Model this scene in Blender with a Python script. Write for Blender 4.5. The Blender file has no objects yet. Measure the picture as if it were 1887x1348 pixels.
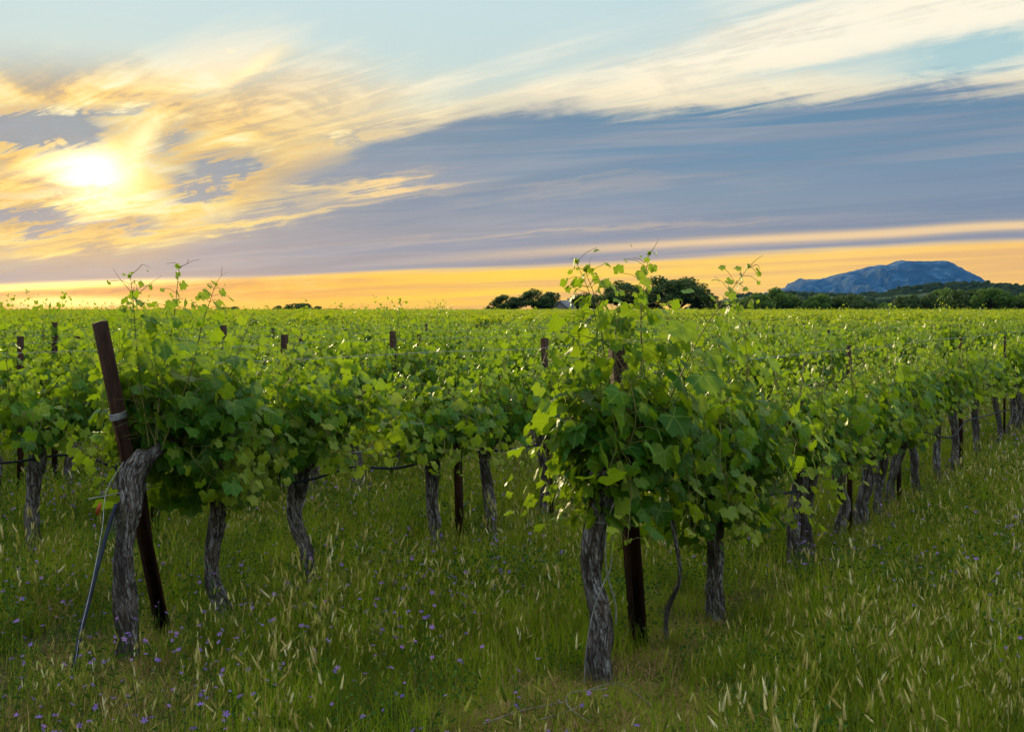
import bpy, math, random
import numpy as np
from mathutils import Vector, noise as mnoise

# ------------------------------------------------------------------ frame, camera, sky, sun
F, CX, HY, H = 2200.0, 943.5, 570.0, 1.70      # focal length and principal point in photo pixels, eye height
scene = bpy.context.scene
COL = scene.collection
PI = math.pi

cam_data = bpy.data.cameras.new("camera")
cam = bpy.data.objects.new("camera", cam_data)
COL.objects.link(cam)
cam.location = (0, 0, H)
cam.rotation_euler = (PI / 2, 0, 0)
cam_data.sensor_width = 36.0
cam_data.lens = 36.0 * F / 1887.0
cam_data.shift_y = -(674.0 - HY) / 1887.0
cam_data.clip_start = 0.05
cam_data.clip_end = 40000
scene.camera = cam

scene.view_settings.view_transform = 'Standard'
scene.view_settings.look = 'None'
scene.view_settings.exposure = 0.0
scene.view_settings.gamma = 1.0
scene.render.engine = 'CYCLES'
scene.cycles.max_bounces = 7
scene.cycles.diffuse_bounces = 3
scene.cycles.glossy_bounces = 2
scene.cycles.transmission_bounces = 5
scene.cycles.transparent_max_bounces = 6
scene.cycles.volume_bounces = 0
scene.cycles.use_denoising = True

SUN_AZ = math.atan((165 - CX) / F)
SUN_EL = math.atan((HY - 325) / F)


def lin(r, g, b, k=1.0):
    f = lambda c: (c / 255 / 12.92) if c / 255 <= 0.04045 else ((c / 255 + 0.055) / 1.055) ** 2.4
    return (f(r) * k, f(g) * k, f(b) * k, 1.0)


class NT:
    """small helper around a node tree"""
    def __init__(s, tree):
        s.t = tree
        s.n = tree.nodes
        s.n.clear()

    def new(s, kind, **kw):
        n = s.n.new(kind)
        for k, v in kw.items():
            setattr(n, k, v)
        return n

    def put(s, sock, v):
        if v is None:
            return
        if isinstance(v, bpy.types.NodeSocket):
            s.t.links.new(v, sock)
        else:
            if sock.type == 'RGBA' and not hasattr(v, '__len__'):
                v = (v, v, v, 1)
            if sock.type == 'RGBA' and len(v) == 3:
                v = (*v, 1)
            sock.default_value = v

    def m(s, op, a, b=None, c=None, clamp=False):
        n = s.new('ShaderNodeMath', operation=op, use_clamp=clamp)
        for i, v in enumerate((a, b, c)):
            s.put(n.inputs[i], v)
        return n.outputs[0]

    def add(s, a, b): return s.m('ADD', a, b)
    def sub(s, a, b): return s.m('SUBTRACT', a, b)
    def mul(s, a, b): return s.m('MULTIPLY', a, b)

    def smooth(s, x, lo, hi, a=0.0, b=1.0):
        n = s.new('ShaderNodeMapRange', interpolation_type='SMOOTHSTEP')
        for i, v in enumerate((x, lo, hi, a, b)):
            s.put(n.inputs[i], v)
        return n.outputs[0]

    def mix(s, f, a, b, mode='MIX'):
        n = s.new('ShaderNodeMix', data_type='RGBA', blend_type=mode)
        s.put(n.inputs[0], f)
        s.put(n.inputs[6], a)
        s.put(n.inputs[7], b)
        return n.outputs[2]

    def xyz(s, x, y, z=0.0):
        n = s.new('ShaderNodeCombineXYZ')
        for i, v in enumerate((x, y, z)):
            s.put(n.inputs[i], v)
        return n.outputs[0]

    def noise(s, vec, scale=1.0, detail=4.0, rough=0.55, dist=0.0):
        n = s.new('ShaderNodeTexNoise')
        s.put(n.inputs['Vector'], vec)
        n.inputs['Scale'].default_value = scale
        n.inputs['Detail'].default_value = detail
        n.inputs['Roughness'].default_value = rough
        n.inputs['Distortion'].default_value = dist
        return n.outputs['Fac']

    def ramp(s, x, stops, interp='LINEAR'):
        n = s.new('ShaderNodeValToRGB')
        n.color_ramp.interpolation = interp
        el = n.color_ramp.elements
        while len(el) < len(stops):
            el.new(0.5)
        for e, (p, c) in zip(el, stops):
            e.position = p
            e.color = c
        s.put(n.inputs[0], x)
        return n.outputs[0]

    def curve(s, x, pts):
        n = s.new('ShaderNodeFloatCurve')
        c = n.mapping.curves[0]
        while len(c.points) < len(pts):
            c.points.new(0.5, 0.5)
        for p, (a, b) in zip(c.points, pts):
            p.location = (a, b)
            p.handle_type = 'AUTO_CLAMPED'
        n.mapping.use_clip = False
        n.mapping.update()
        s.put(n.inputs['Value'], x)
        n.inputs['Factor'].default_value = 1.0
        return n.outputs[0]


def az_el(px, py):
    az = math.atan((px - CX) / F)
    return az, math.atan((HY - py) / F * math.cos(az))


def build_world():
    w = bpy.data.worlds.new("World")
    scene.world = w
    w.use_nodes = True
    t = NT(w.node_tree)
    tc = t.new('ShaderNodeTexCoord')
    sp = t.new('ShaderNodeSeparateXYZ')
    t.put(sp.inputs[0], tc.outputs['Generated'])
    x, y, z = sp.outputs
    U = t.m('ARCTAN2', x, y)
    V = t.m('ARCSINE', z)
    un = t.m('MULTIPLY_ADD', U, 1 / 1.2, 0.5, clamp=True)
    VS = 0.4
    # coordinates on a flat cloud sheet, turned to the wind direction
    zz = t.add(t.m('MAXIMUM', z, 0.0), 0.055)
    X, Y = t.m('DIVIDE', x, zz), t.m('DIVIDE', y, zz)
    th = math.radians(-44)
    a = t.add(t.mul(X, math.sin(th)), t.mul(Y, math.cos(th)))
    b = t.sub(t.mul(X, math.cos(th)), t.mul(Y, math.sin(th)))
    streak = t.noise(t.xyz(t.mul(a, 0.22), t.mul(b, 1.3), 3.1), 1.0, 9, 0.62, 0.5)
    fine = t.noise(t.xyz(t.mul(a, 0.9), t.mul(b, 5.5), 7.7), 1.0, 7, 0.65, 0.8)
    big = t.noise(t.xyz(t.mul(a, 0.10), t.mul(b, 0.45), 1.3), 1.0, 5, 0.5, 0.3)
    puff = t.noise(t.xyz(t.mul(U, 14.0), t.mul(V, 34.0), 5.5), 1.0, 7, 0.6, 0.6)
    hfine = t.noise(t.xyz(t.add(t.mul(U, 3.0), 2.0), t.mul(t.sub(V, t.mul(U, 0.04)), 110.0), 2.5), 1.0, 5, 0.55, 0.2)
    s0 = t.sub(streak, 0.5)
    f0 = t.sub(fine, 0.5)
    b0 = t.sub(big, 0.5)
    p0 = t.sub(puff, 0.5)
    h0 = t.sub(hfine, 0.5)
    wob = t.add(t.mul(s0, 0.034), t.add(t.mul(f0, 0.018), t.mul(p0, 0.022)))

    def edge(pts):
        out = []
        for px, py in pts:
            u, v = az_el(px, py)
            out.append(((u / 1.2) + 0.5, v / VS))
        out = [(0.0, out[0][1])] + out + [(1.0, out[-1][1])]
        return t.mul(t.curve(un, out), VS)

    def gauss(px, py, sx, sy, slope=0.0, wamp=1.0):
        """soft blob: centre and half sizes in photo pixels, SLOPE = rise per run"""
        u, v = az_el(px, py)
        du = t.sub(U, u)
        dv = t.sub(t.sub(t.add(V, t.mul(wob, wamp)), v), t.mul(du, slope))
        q = t.add(t.m('POWER', t.mul(du, F / sx), 2.0), t.m('POWER', t.mul(dv, F / sy), 2.0))
        return t.m('POWER', 2.718, t.mul(q, -1.0))

    # --- clear sky: the physical sky plus the pale turquoise of the evening
    sky = t.new('ShaderNodeTexSky')
    sky.sky_type = 'NISHITA'
    sky.sun_disc = False
    sky.sun_elevation = SUN_EL
    sky.sun_rotation = SUN_AZ
    clear = t.ramp(t.m('MULTIPLY', V, 1 / 1.6, clamp=True), [
        (0.0, lin(252, 208, 110)), (0.035, lin(250, 214, 140)), (0.075, lin(222, 218, 190)),
        (0.115, lin(196, 214, 208)), (0.155, lin(194, 216, 218)), (0.3, lin(176, 204, 218)), (1.0, lin(140, 180, 210))])
    clear = t.mix(t.smooth(U, 0.05, 0.42), clear, lin(160, 198, 205))
    clear = t.mix(t.smooth(V, 0.10, 0.18), t.ramp(t.m('MULTIPLY_ADD', U, 1.2, 0.5, clamp=True), [
        (0.0, lin(250, 222, 120)), (0.5, lin(252, 226, 150)), (1.0, lin(250, 214, 140))]), clear)

    # --- high cream cirrus
    c_top = edge([(0, 148), (200, 135), (330, 112), (500, 78), (620, 82), (760, 118), (900, 118), (985, 92), (1100, 74),
                  (1230, 45), (1350, 0), (1500, -45), (1700, -80), (1887, -80)])
    cv = t.sub(c_top, V)
    cv = t.add(cv, t.add(t.mul(s0, 0.11), t.mul(f0, 0.035)))
    cirrus = t.smooth(cv, -0.020, 0.040)
    thin = t.smooth(t.add(streak, t.mul(f0, 0.35)), 0.30, 0.56)
    cirrus = t.mul(cirrus, t.smooth(thin, 0.0, 1.0, 0.62, 1.0))
    hole = t.add(gauss(1800, 92, 210, 34, 0.10, 1.6), t.mul(gauss(1480, 125, 130, 14, 0.10, 1.5), 0.55))
    hole = t.add(hole, t.mul(gauss(1130, 105, 200, 10, 0.22, 1.6), 0.5))
    cirrus = t.mul(cirrus, t.sub(1.0, t.m('MINIMUM', hole, 0.9)))
    cirrus = t.m('MAXIMUM', cirrus, t.mul(gauss(425, 91, 18, 9, 0.0, 0.4), 1.0))
    over = t.smooth(V, 0.30, 0.45)
    veil = t.mul(over, t.smooth(t.add(streak, t.mul(f0, 0.3)), 0.38, 0.62))
    cirrus = t.m('MAXIMUM', cirrus, veil)
    creamL = t.mix(t.smooth(V, 0.10, 0.20), lin(248, 206, 108), lin(252, 238, 206))
    creamR = t.mix(t.smooth(V, 0.13, 0.22), lin(252, 228, 172), lin(253, 243, 218))
    cream = t.mix(t.smooth(U, -0.30, 0.12), creamL, creamR)
    cream = t.mix(t.smooth(t.add(t.mul(t.add(fine, puff), 0.5), t.mul(s0, 0.7)), 0.38, 0.56, 0.55, 0.0), cream, t.mix(t.smooth(U, -0.25, 0.1), lin(206, 178, 120), lin(206, 200, 182)))
    col = t.mix(cirrus, clear, cream)

    # --- the long blue-grey bank
    lo = edge([(0, 530), (400, 517), (700, 505), (943, 496), (1300, 476), (1600, 459), (1887, 444)])
    hi = edge([(0, 452), (200, 446), (320, 425), (420, 385), (500, 335), (570, 298), (640, 282), (700, 262), (790, 238),
               (860, 208), (950, 192), (1050, 190), (1150, 206), (1300, 200), (1400, 192), (1600, 178), (1750, 166), (1887, 158)])
    vlo = t.add(t.sub(V, lo), t.add(t.mul(h0, 0.010), t.mul(s0, 0.004)))
    mlo = t.smooth(vlo, -0.0035, 0.0050)
    vhi = t.add(t.sub(hi, V), t.add(t.mul(wob, 1.5), t.mul(f0, 0.012)))
    leftsoft = t.smooth(U, -0.30, -0.05, 0.030, 0.011)
    mhi = t.smooth(vhi, t.mul(leftsoft, -1.0), leftsoft)
    bank = t.mul(mlo, mhi)
    # grey rags round the sun
    rags = t.add(t.mul(gauss(60, 232, 130, 34, 0.05, 1.6), 1.4), t.mul(gauss(250, 182, 190, 12, 0.12, 2.0), 0.5))
    rags = t.add(rags, t.mul(gauss(110, 408, 200, 17, 0.02, 1.5), 1.25))
    rags = t.add(rags, t.mul(gauss(440, 312, 110, 26, 0.0, 1.8), 1.0))
    rags = t.add(rags, t.mul(gauss(400, 350, 90, 16, -0.15, 1.8), 0.9))
    rags = t.add(rags, t.mul(gauss(325, 255, 60, 30, 0.5, 2.2), 0.6))
    rags = t.add(rags, t.mul(gauss(700, 250, 150, 10, 0.15, 2.0), 0.5))
    rags = t.add(rags, t.mul(gauss(30, 370, 90, 8, 0.0, 2.0), 0.5))
    ragm = t.mul(rags, t.smooth(t.add(puff, t.mul(f0, 0.9)), 0.38, 0.56, 0.25, 1.45))
    grey = t.m('MINIMUM', t.m('MAXIMUM', bank, ragm), 1.0)
    # light breaking through the bank
    gaps = t.mul(gauss(715, 338, 125, 11, 0.10, 1.6), 0.95)
    gaps = t.add(gaps, t.mul(gauss(560, 343, 45, 6, 0.03, 1.5), 0.55))
    gaps = t.add(gaps, t.mul(gauss(330, 372, 190, 11, 0.05, 1.7), 0.9))
    gaps = t.add(gaps, t.mul(gauss(330, 398, 60, 12, 0.05, 1.7), 0.75))
    gaps = t.add(gaps, t.mul(gauss(420, 412, 260, 8, 0.16, 1.3), 0.95))
    gaps = t.add(gaps, t.mul(gauss(160, 452, 150, 9, 0.12, 1.3), 0.9))
    gaps = t.add(gaps, t.mul(gauss(40, 436, 110, 8, 0.02, 1.2), 1.0))
    gaps = t.add(gaps, t.mul(gauss(1060, 425, 320, 5, 0.05, 0.8), 0.30))
    gaps = t.add(gaps, t.mul(gauss(1000, 352, 400, 10, 0.04, 1.5), 0.10))
    strip = edge([(0, 560), (620, 493), (943, 468), (1150, 456), (1300, 447), (1600, 432), (1887, 414)])
    sd = t.mul(t.add(t.sub(V, strip), t.mul(h0, 0.006)), F / 8.5)
    stripm = t.mul(t.m('POWER', 2.718, t.mul(t.mul(sd, sd), -1.0)), t.smooth(U, -0.16, 0.22, 0.0, 0.92))
    gaps = t.m('MINIMUM', t.add(gaps, stripm), 1.0)
    gcol = t.ramp(t.m('MULTIPLY', V, 1 / 0.25, clamp=True), [
        (0.0, lin(174, 152, 138)), (0.20, lin(160, 150, 152)), (0.34, lin(136, 148, 164)),
        (0.48, lin(112, 142, 166)), (0.66, lin(92, 132, 160)), (1.0, lin(112, 152, 178))])
    gcol = t.mix(t.smooth(U, -0.2, 0.2, 0.5, 0.0), gcol, lin(138, 142, 154))
    gcol = t.mix(t.smooth(U, 0.15, 0.45, 0.0, 0.35), gcol, lin(120, 136, 156))
    gcol = t.mix(t.smooth(t.add(big, t.mul(h0, 0.8)), 0.36, 0.60, 0.50, 0.0), gcol, lin(178, 172, 174))
    gcol = t.mix(t.smooth(t.add(streak, t.mul(h0, 1.0)), 0.38, 0.60, 0.36, 0.0), gcol, lin(98, 124, 152))
    lit = t.mix(t.smooth(U, -0.32, 0.0), lin(255, 222, 110), lin(252, 212, 150))
    gcol = t.mix(gaps, gcol, lit)
    col = t.mix(grey, col, gcol)

    # --- the yellow band under the bank
    band = t.ramp(t.m('MULTIPLY_ADD', U, 1.15, 0.5, clamp=True), [
        (0.0, lin(255, 168, 0, 1.0)), (0.25, lin(255, 190, 0, 1.05)), (0.5, lin(255, 206, 20, 1.10)), (0.8, lin(253, 202, 84, 1.12)), (1.0, lin(251, 196, 84, 1.1))])
    band = t.mix(t.smooth(hfine, 0.38, 0.62, 0.0, 0.75), band, t.mix(t.smooth(U, -0.3, 0.1), lin(232, 150, 20), lin(236, 180, 100)))
    col = t.mix(t.mul(t.sub(1.0, mlo), t.smooth(V, 0.15, 0.10)), col, band)
    glow_lo = t.add(t.mul(gauss(100, 527, 190, 6, 0.05, 0.04), 1.2), t.mul(gauss(150, 556, 130, 9, 0.0, 0.04), 1.1))
    col = t.mix(t.m('MINIMUM', t.mul(gauss(60, 541, 330, 6, 0.04, 0.04), 1.0), 1.0), col, lin(205, 125, 50))
    col = t.mix(t.m('MINIMUM', glow_lo, 1.0), col, (2.0, 1.45, 0.36, 1))

    # --- the sun behind the cloud
    du, dv = t.sub(U, SUN_AZ), t.sub(V, SUN_EL)
    du = t.add(du, t.mul(f0, 0.02))
    dv = t.add(dv, t.add(t.mul(p0, 0.03), t.mul(f0, 0.015)))
    r2 = t.add(t.m('POWER', t.mul(du, 0.8), 2.0), t.m('POWER', t.mul(dv, 1.3), 2.0))
    gl = lambda s: t.m('POWER', 2.718, t.mul(r2, -1 / (s * s)))
    rest = t.sub(1.0, t.mul(grey, 0.92))
    halo = t.mul(gl(0.10), rest)
    tex = t.add(t.mul(puff, 0.5), t.add(t.mul(fine, 0.35), t.mul(streak, 0.15)))
    gold = t.ramp(t.smooth(tex, 0.36, 0.62), [(0.0, lin(138, 128, 124)), (0.30, lin(190, 154, 100)), (0.50, lin(240, 190, 76)), (0.76, lin(253, 222, 118)), (1.0, lin(255, 246, 196, 1.08))])
    wide = t.mul(t.mul(gl(0.135), rest), t.smooth(V, 0.215, 0.165))
    col = t.mix(t.m('MINIMUM', t.mul(wide, 1.05), 0.80), col, gold)
    col = t.mix(t.mul(halo, 0.12), col, (1.05, 0.68, 0.19, 1))
    core = t.mul(t.m('MINIMUM', t.mul(gl(0.023), 1.25), 1.0), t.smooth(tex, 0.42, 0.52, 0.45, 1.0))
    col = t.mix(t.mul(core, t.sub(1.0, t.m('MINIMUM', t.mul(ragm, 0.9), 0.95))), col, (2.6, 2.1, 1.15, 1))
    rays = t.mul(gauss(258, 262, 30, 26, 1.1, 1.4), 0.8)
    rays = t.add(rays, t.mul(gauss(90, 318, 80, 14, 0.1, 1.6), 0.5))
    rays = t.add(rays, t.mul(gauss(110, 372, 110, 8, 0.0, 1.5), 0.5))
    rays = t.add(rays, t.mul(gauss(190, 395, 55, 9, 0.0, 1.3), 0.5))
    rays = t.add(rays, t.mul(gauss(460, 135, 60, 22, 0.6, 1.5), 0.6))
    col = t.mix(t.m('MINIMUM', rays, 1.0), col, (1.25, 1.0, 0.5, 1))

    # --- overhead sky above the frame boosted as added fill light, dark below the horizon
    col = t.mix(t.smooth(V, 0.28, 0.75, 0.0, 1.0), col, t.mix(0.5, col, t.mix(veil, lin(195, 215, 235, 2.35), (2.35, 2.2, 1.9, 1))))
    col = t.mix(t.smooth(z, -0.02, -0.10), col, (0.10, 0.12, 0.06, 1))
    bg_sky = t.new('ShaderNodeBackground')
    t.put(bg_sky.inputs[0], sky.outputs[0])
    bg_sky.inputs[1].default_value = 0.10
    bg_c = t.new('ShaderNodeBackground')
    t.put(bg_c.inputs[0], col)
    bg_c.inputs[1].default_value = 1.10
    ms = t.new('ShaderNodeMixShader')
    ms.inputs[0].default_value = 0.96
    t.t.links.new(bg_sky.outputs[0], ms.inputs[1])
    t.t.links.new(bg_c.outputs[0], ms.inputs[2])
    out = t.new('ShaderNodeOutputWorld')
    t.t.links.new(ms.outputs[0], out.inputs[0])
    w.cycles.sampling_method = 'MANUAL'
    w.cycles.sample_map_resolution = 512


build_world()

sun_data = bpy.data.lights.new("sun", 'SUN')
sun_data.energy = 5.0
sun_data.angle = math.radians(6)
sun_data.color = (1.0, 0.80, 0.40)
sun = bpy.data.objects.new("sun", sun_data)
COL.objects.link(sun)
sd_ = Vector((math.sin(SUN_AZ) * math.cos(SUN_EL + 0.04), math.cos(SUN_AZ) * math.cos(SUN_EL + 0.04), math.sin(SUN_EL + 0.04)))
sun.rotation_euler = sd_.to_track_quat('Z', 'Y').to_euler()


# ------------------------------------------------------------------ materials
def material(name):
    m = bpy.data.materials.new(name)
    m.use_nodes = True
    t = NT(m.node_tree)
    out = t.new('ShaderNodeOutputMaterial')
    return m, t, out


def principled(t, out, color, rough=0.8, spec=0.3, bump=None, bstr=0.5, bdist=0.01, metallic=0.0):
    p = t.new('ShaderNodeBsdfPrincipled')
    t.put(p.inputs['Base Color'], color)
    t.put(p.inputs['Roughness'], rough)
    t.put(p.inputs['Specular IOR Level'], spec)
    t.put(p.inputs['Metallic'], metallic)
    if bump is not None:
        b = t.new('ShaderNodeBump')
        b.inputs['Strength'].default_value = bstr
        b.inputs['Distance'].default_value = bdist
        t.put(b.inputs['Height'], bump)
        t.t.links.new(b.outputs[0], p.inputs['Normal'])
    t.t.links.new(p.outputs[0], out.inputs[0])
    return p


def leaf_material(name, dark, light, young, trans, tk=0.45, veins=True, spec=0.45, rough=0.42):
    m, t, out = material(name)
    at = t.new('ShaderNodeAttribute', attribute_name='leafco')
    s = t.new('ShaderNodeSeparateXYZ')
    t.put(s.inputs[0], at.outputs['Vector'])
    lx, ly, rnd = s.outputs
    ag = t.new('ShaderNodeAttribute', attribute_name='age').outputs['Fac']
    info = t.new('ShaderNodeObjectInfo').outputs['Random']
    r = t.m('FRACT', t.add(rnd, t.mul(info, 3.7)))
    c = t.mix(r, dark, light)
    c = t.mix(t.m('MULTIPLY', ag, 1.0, clamp=True), c, young)
    yel = t.smooth(t.m('FRACT', t.mul(r, 17.3)), 0.90, 0.99, 0.0, 0.55)
    c = t.mix(yel, c, (0.24, 0.23, 0.025, 1))
    bump = None
    if veins:
        ang = t.m('ARCTAN2', lx, t.add(ly, 0.12))
        saw = t.m('PINGPONG', ang, 0.55)
        rad = t.m('SQRT', t.add(t.mul(lx, lx), t.m('POWER', t.add(ly, 0.12), 2.0)))
        vein = t.smooth(t.mul(saw, rad), 0.010, 0.030, 1.0, 0.0)
        c = t.mix(t.mul(vein, 0.50), c, (0.20, 0.30, 0.07, 1))
        bump = t.add(t.mul(vein, -0.6), t.noise(t.xyz(lx, ly, rnd), 9.0, 3, 0.5))
        spots = t.smooth(t.noise(t.xyz(lx, ly, t.mul(rnd, 40.0)), 5.5, 2, 0.5), 0.70, 0.75, 0.0, 0.7)
        c = t.mix(spots, c, (0.10, 0.06, 0.02, 1))
    geo = t.new('ShaderNodeNewGeometry')
    under = t.mix(0.18, c, (0.13, 0.22, 0.09, 1))
    cc = t.mix(geo.outputs['Backfacing'], c, under)
    p = principled(t, out, cc, rough, spec, bump, 0.5, 0.004)
    tr = t.new('ShaderNodeBsdfTranslucent')
    t.put(tr.inputs[0], t.mix(0.72, c, trans))
    ms = t.new('ShaderNodeMixShader')
    ms.inputs[0].default_value = tk
    t.t.links.new(p.outputs[0], ms.inputs[1])
    t.t.links.new(tr.outputs[0], ms.inputs[2])
    t.t.links.new(ms.outputs[0], out.inputs[0])
    return m


M = {}
M['leaf'] = leaf_material('vine_leaf', (0.010, 0.070, 0.008, 1), (0.036, 0.150, 0.010, 1), (0.20, 0.27, 0.020, 1), (0.37, 0.54, 0.008, 1), 0.44, spec=0.20)
M['leaf_far'] = leaf_material('vine_leaf_distant', (0.016, 0.085, 0.009, 1), (0.052, 0.170, 0.012, 1), (0.18, 0.25, 0.020, 1), (0.46, 0.55, 0.008, 1), 0.50, spec=0.14, rough=0.5, veins=False)
M['tree_leaf'] = leaf_material('tree_leaf', (0.020, 0.045, 0.012, 1), (0.045, 0.095, 0.018, 1), (0.06, 0.11, 0.02, 1), (0.07, 0.13, 0.015, 1), 0.25, veins=False, spec=0.2, rough=0.6)
M['bush_leaf'] = leaf_material('bush_leaf', (0.025, 0.075, 0.014, 1), (0.06, 0.15, 0.022, 1), (0.09, 0.17, 0.02, 1), (0.14, 0.24, 0.02, 1), 0.3, veins=False, spec=0.2, rough=0.6)


def bark_mat():
    m, t, out = material('vine_bark')
    tc = t.new('ShaderNodeAttribute', attribute_name='barkco').outputs['Vector']
    s = t.new('ShaderNodeSeparateXYZ')
    t.put(s.inputs[0], tc)
    bx, by, bz = s.outputs
    v = t.xyz(t.mul(bx, 60.0), t.mul(by, 60.0), t.mul(bz, 12.0))
    strip = t.add(t.mul(t.noise(v, 1.0, 6, 0.68, 1.2), 0.7), t.mul(t.noise(t.xyz(t.mul(bx, 150.0), t.mul(by, 150.0), t.mul(bz, 42.0)), 1.0, 3, 0.6, 0.6), 0.3))
    vo = t.new('ShaderNodeTexVoronoi', feature='DISTANCE_TO_EDGE')
    warp = t.mul(t.sub(t.noise(t.xyz(t.mul(bx, 30.0), t.mul(by, 30.0), t.mul(bz, 14.0)), 1.0, 4, 0.6), 0.5), 1.6)
    t.put(vo.inputs['Vector'], t.xyz(t.add(t.mul(bx, 62.0), warp), t.add(t.mul(by, 62.0), warp), t.add(t.mul(bz, 9.0), t.mul(warp, 1.3))))
    vo.inputs['Scale'].default_value = 1.0
    plate = t.smooth(vo.outputs['Distance'], 0.0, 0.16)
    strip = t.mul(strip, t.add(0.82, t.mul(plate, 0.22)))
    patch = t.noise(t.xyz(t.mul(bx, 14.0), t.mul(by, 14.0), t.mul(bz, 5.0)), 1.0, 4, 0.6)
    c = t.ramp(strip, [(0.0, (0.008, 0.007, 0.007, 1)), (0.40, (0.026, 0.022, 0.022, 1)), (0.47, (0.085, 0.080, 0.082, 1)), (0.57, (0.27, 0.28, 0.31, 1)), (1.0, (0.52, 0.54, 0.58, 1))])
    c = t.mix(t.smooth(t.noise(t.xyz(t.mul(bx, 22.0), t.mul(by, 22.0), t.mul(bz, 8.0)), 1.0, 4, 0.6), 0.50, 0.62, 0.0, 0.45), c, (0.085, 0.052, 0.036, 1))
    c = t.mix(t.smooth(patch, 0.44, 0.60, 0.0, 0.75), c, (0.022, 0.018, 0.017, 1))
    c = t.mix(t.smooth(t.noise(v, 0.35, 3, 0.5), 0.58, 0.70, 0.0, 0.5), c, (0.10, 0.105, 0.05, 1))
    principled(t, out, c, 0.9, 0.25, strip, 1.0, 0.018)
    return m


M['bark'] = bark_mat()


def simple_noise_mat(name, stops, scale=20, rough=0.8, spec=0.3, detail=5, bstr=0.4, bdist=0.01, metallic=0.0, stretch=(1, 1, 1)):
    m, t, out = material(name)
    tc = t.new('ShaderNodeTexCoord').outputs['Object']
    mp = t.new('ShaderNodeMapping')
    t.put(mp.inputs[0], tc)
    mp.inputs['Scale'].default_value = stretch
    n = t.noise(mp.outputs[0], scale, detail, 0.6, 0.3)
    principled(t, out, t.ramp(n, stops), rough, spec, n, bstr, bdist, metallic)
    return m


M['rust'] = simple_noise_mat('rusty_steel', [(0.25, (0.012, 0.006, 0.004, 1)), (0.5, (0.024, 0.011, 0.007, 1)), (0.75, (0.070, 0.028, 0.015, 1))], 18, 0.75, 0.2, bstr=0.4, metallic=0.0, stretch=(1, 1, .25))
M['galv'] = simple_noise_mat('galvanised_wire', [(0.3, (0.16, 0.18, 0.21, 1)), (0.7, (0.36, 0.39, 0.44, 1))], 30, 0.4, 0.5, metallic=0.6)
M['hose'] = simple_noise_mat('black_plastic_hose', [(0.3, (0.008, 0.013, 0.028, 1)), (0.7, (0.02, 0.032, 0.065, 1))], 12, 0.6, 0.2)
M['cane'] = simple_noise_mat('green_shoot', [(0.3, (0.07, 0.10, 0.02, 1)), (0.7, (0.16, 0.13, 0.04, 1))], 14, 0.6, 0.3)
M['tendril'] = simple_noise_mat('tendril', [(0.3, (0.12, 0.06, 0.02, 1)), (0.7, (0.22, 0.13, 0.03, 1))], 14, 0.6, 0.3)
M['drycane'] = simple_noise_mat('dry_cane', [(0.3, (0.06, 0.05, 0.045, 1)), (0.7, (0.24, 0.22, 0.21, 1))], 25, 0.8, 0.3, stretch=(1, 1, .3))
M['tree_bark'] = simple_noise_mat('tree_bark', [(0.3, (0.03, 0.02, 0.015, 1)), (0.7, (0.10, 0.07, 0.05, 1))], 4, 0.9, 0.2)
M['orange'] = simple_noise_mat('orange_tag', [(0.3, (0.20, 0.045, 0.015, 1)), (0.7, (0.32, 0.08, 0.02, 1))], 14, 0.6, 0.3)
M['render'] = simple_noise_mat('house_wall', [(0.3, (0.12, 0.12, 0.13, 1)), (0.7, (0.18, 0.18, 0.19, 1))], 2, 0.9, 0.2)
M['slate'] = simple_noise_mat('roof_sheet', [(0.3, (0.08, 0.10, 0.13, 1)), (0.7, (0.13, 0.16, 0.19, 1))], 3, 0.8, 0.2)
M['darkwin'] = simple_noise_mat('window_dark', [(0.3, (0.02, 0.02, 0.025, 1)), (0.7, (0.04, 0.04, 0.05, 1))], 3, 0.2, 0.5)


def ground_mat():
    m, t, out = material('meadow_soil')
    tc = t.new('ShaderNodeTexCoord').outputs['Object']
    n1 = t.noise(tc, 0.9, 6, 0.6)
    n2 = t.noise(tc, 14.0, 6, 0.65)
    n3 = t.noise(tc, 0.004, 4, 0.6)
    c = t.ramp(n2, [(0.25, (0.014, 0.016, 0.007, 1)), (0.5, (0.040, 0.042, 0.016, 1)), (0.8, (0.10, 0.085, 0.04, 1))])
    c = t.mix(t.smooth(n1, 0.42, 0.62), c, t.mix(n2, (0.018, 0.032, 0.008, 1), (0.05, 0.085, 0.018, 1)))
    s = t.new('ShaderNodeSeparateXYZ')
    t.put(s.inputs[0], tc)
    far = t.smooth(s.outputs[1], 250.0, 700.0)
    field = t.ramp(n3, [(0.35, (0.05, 0.09, 0.025, 1)), (0.5, (0.09, 0.12, 0.04, 1)), (0.56, (0.30, 0.24, 0.13, 1)), (0.7, (0.06, 0.09, 0.03, 1))])
    c = t.mix(far, c, field)
    principled(t, out, c, 0.95, 0.1, n2, 0.8, 0.03)
    return m


M['ground'] = ground_mat()


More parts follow.
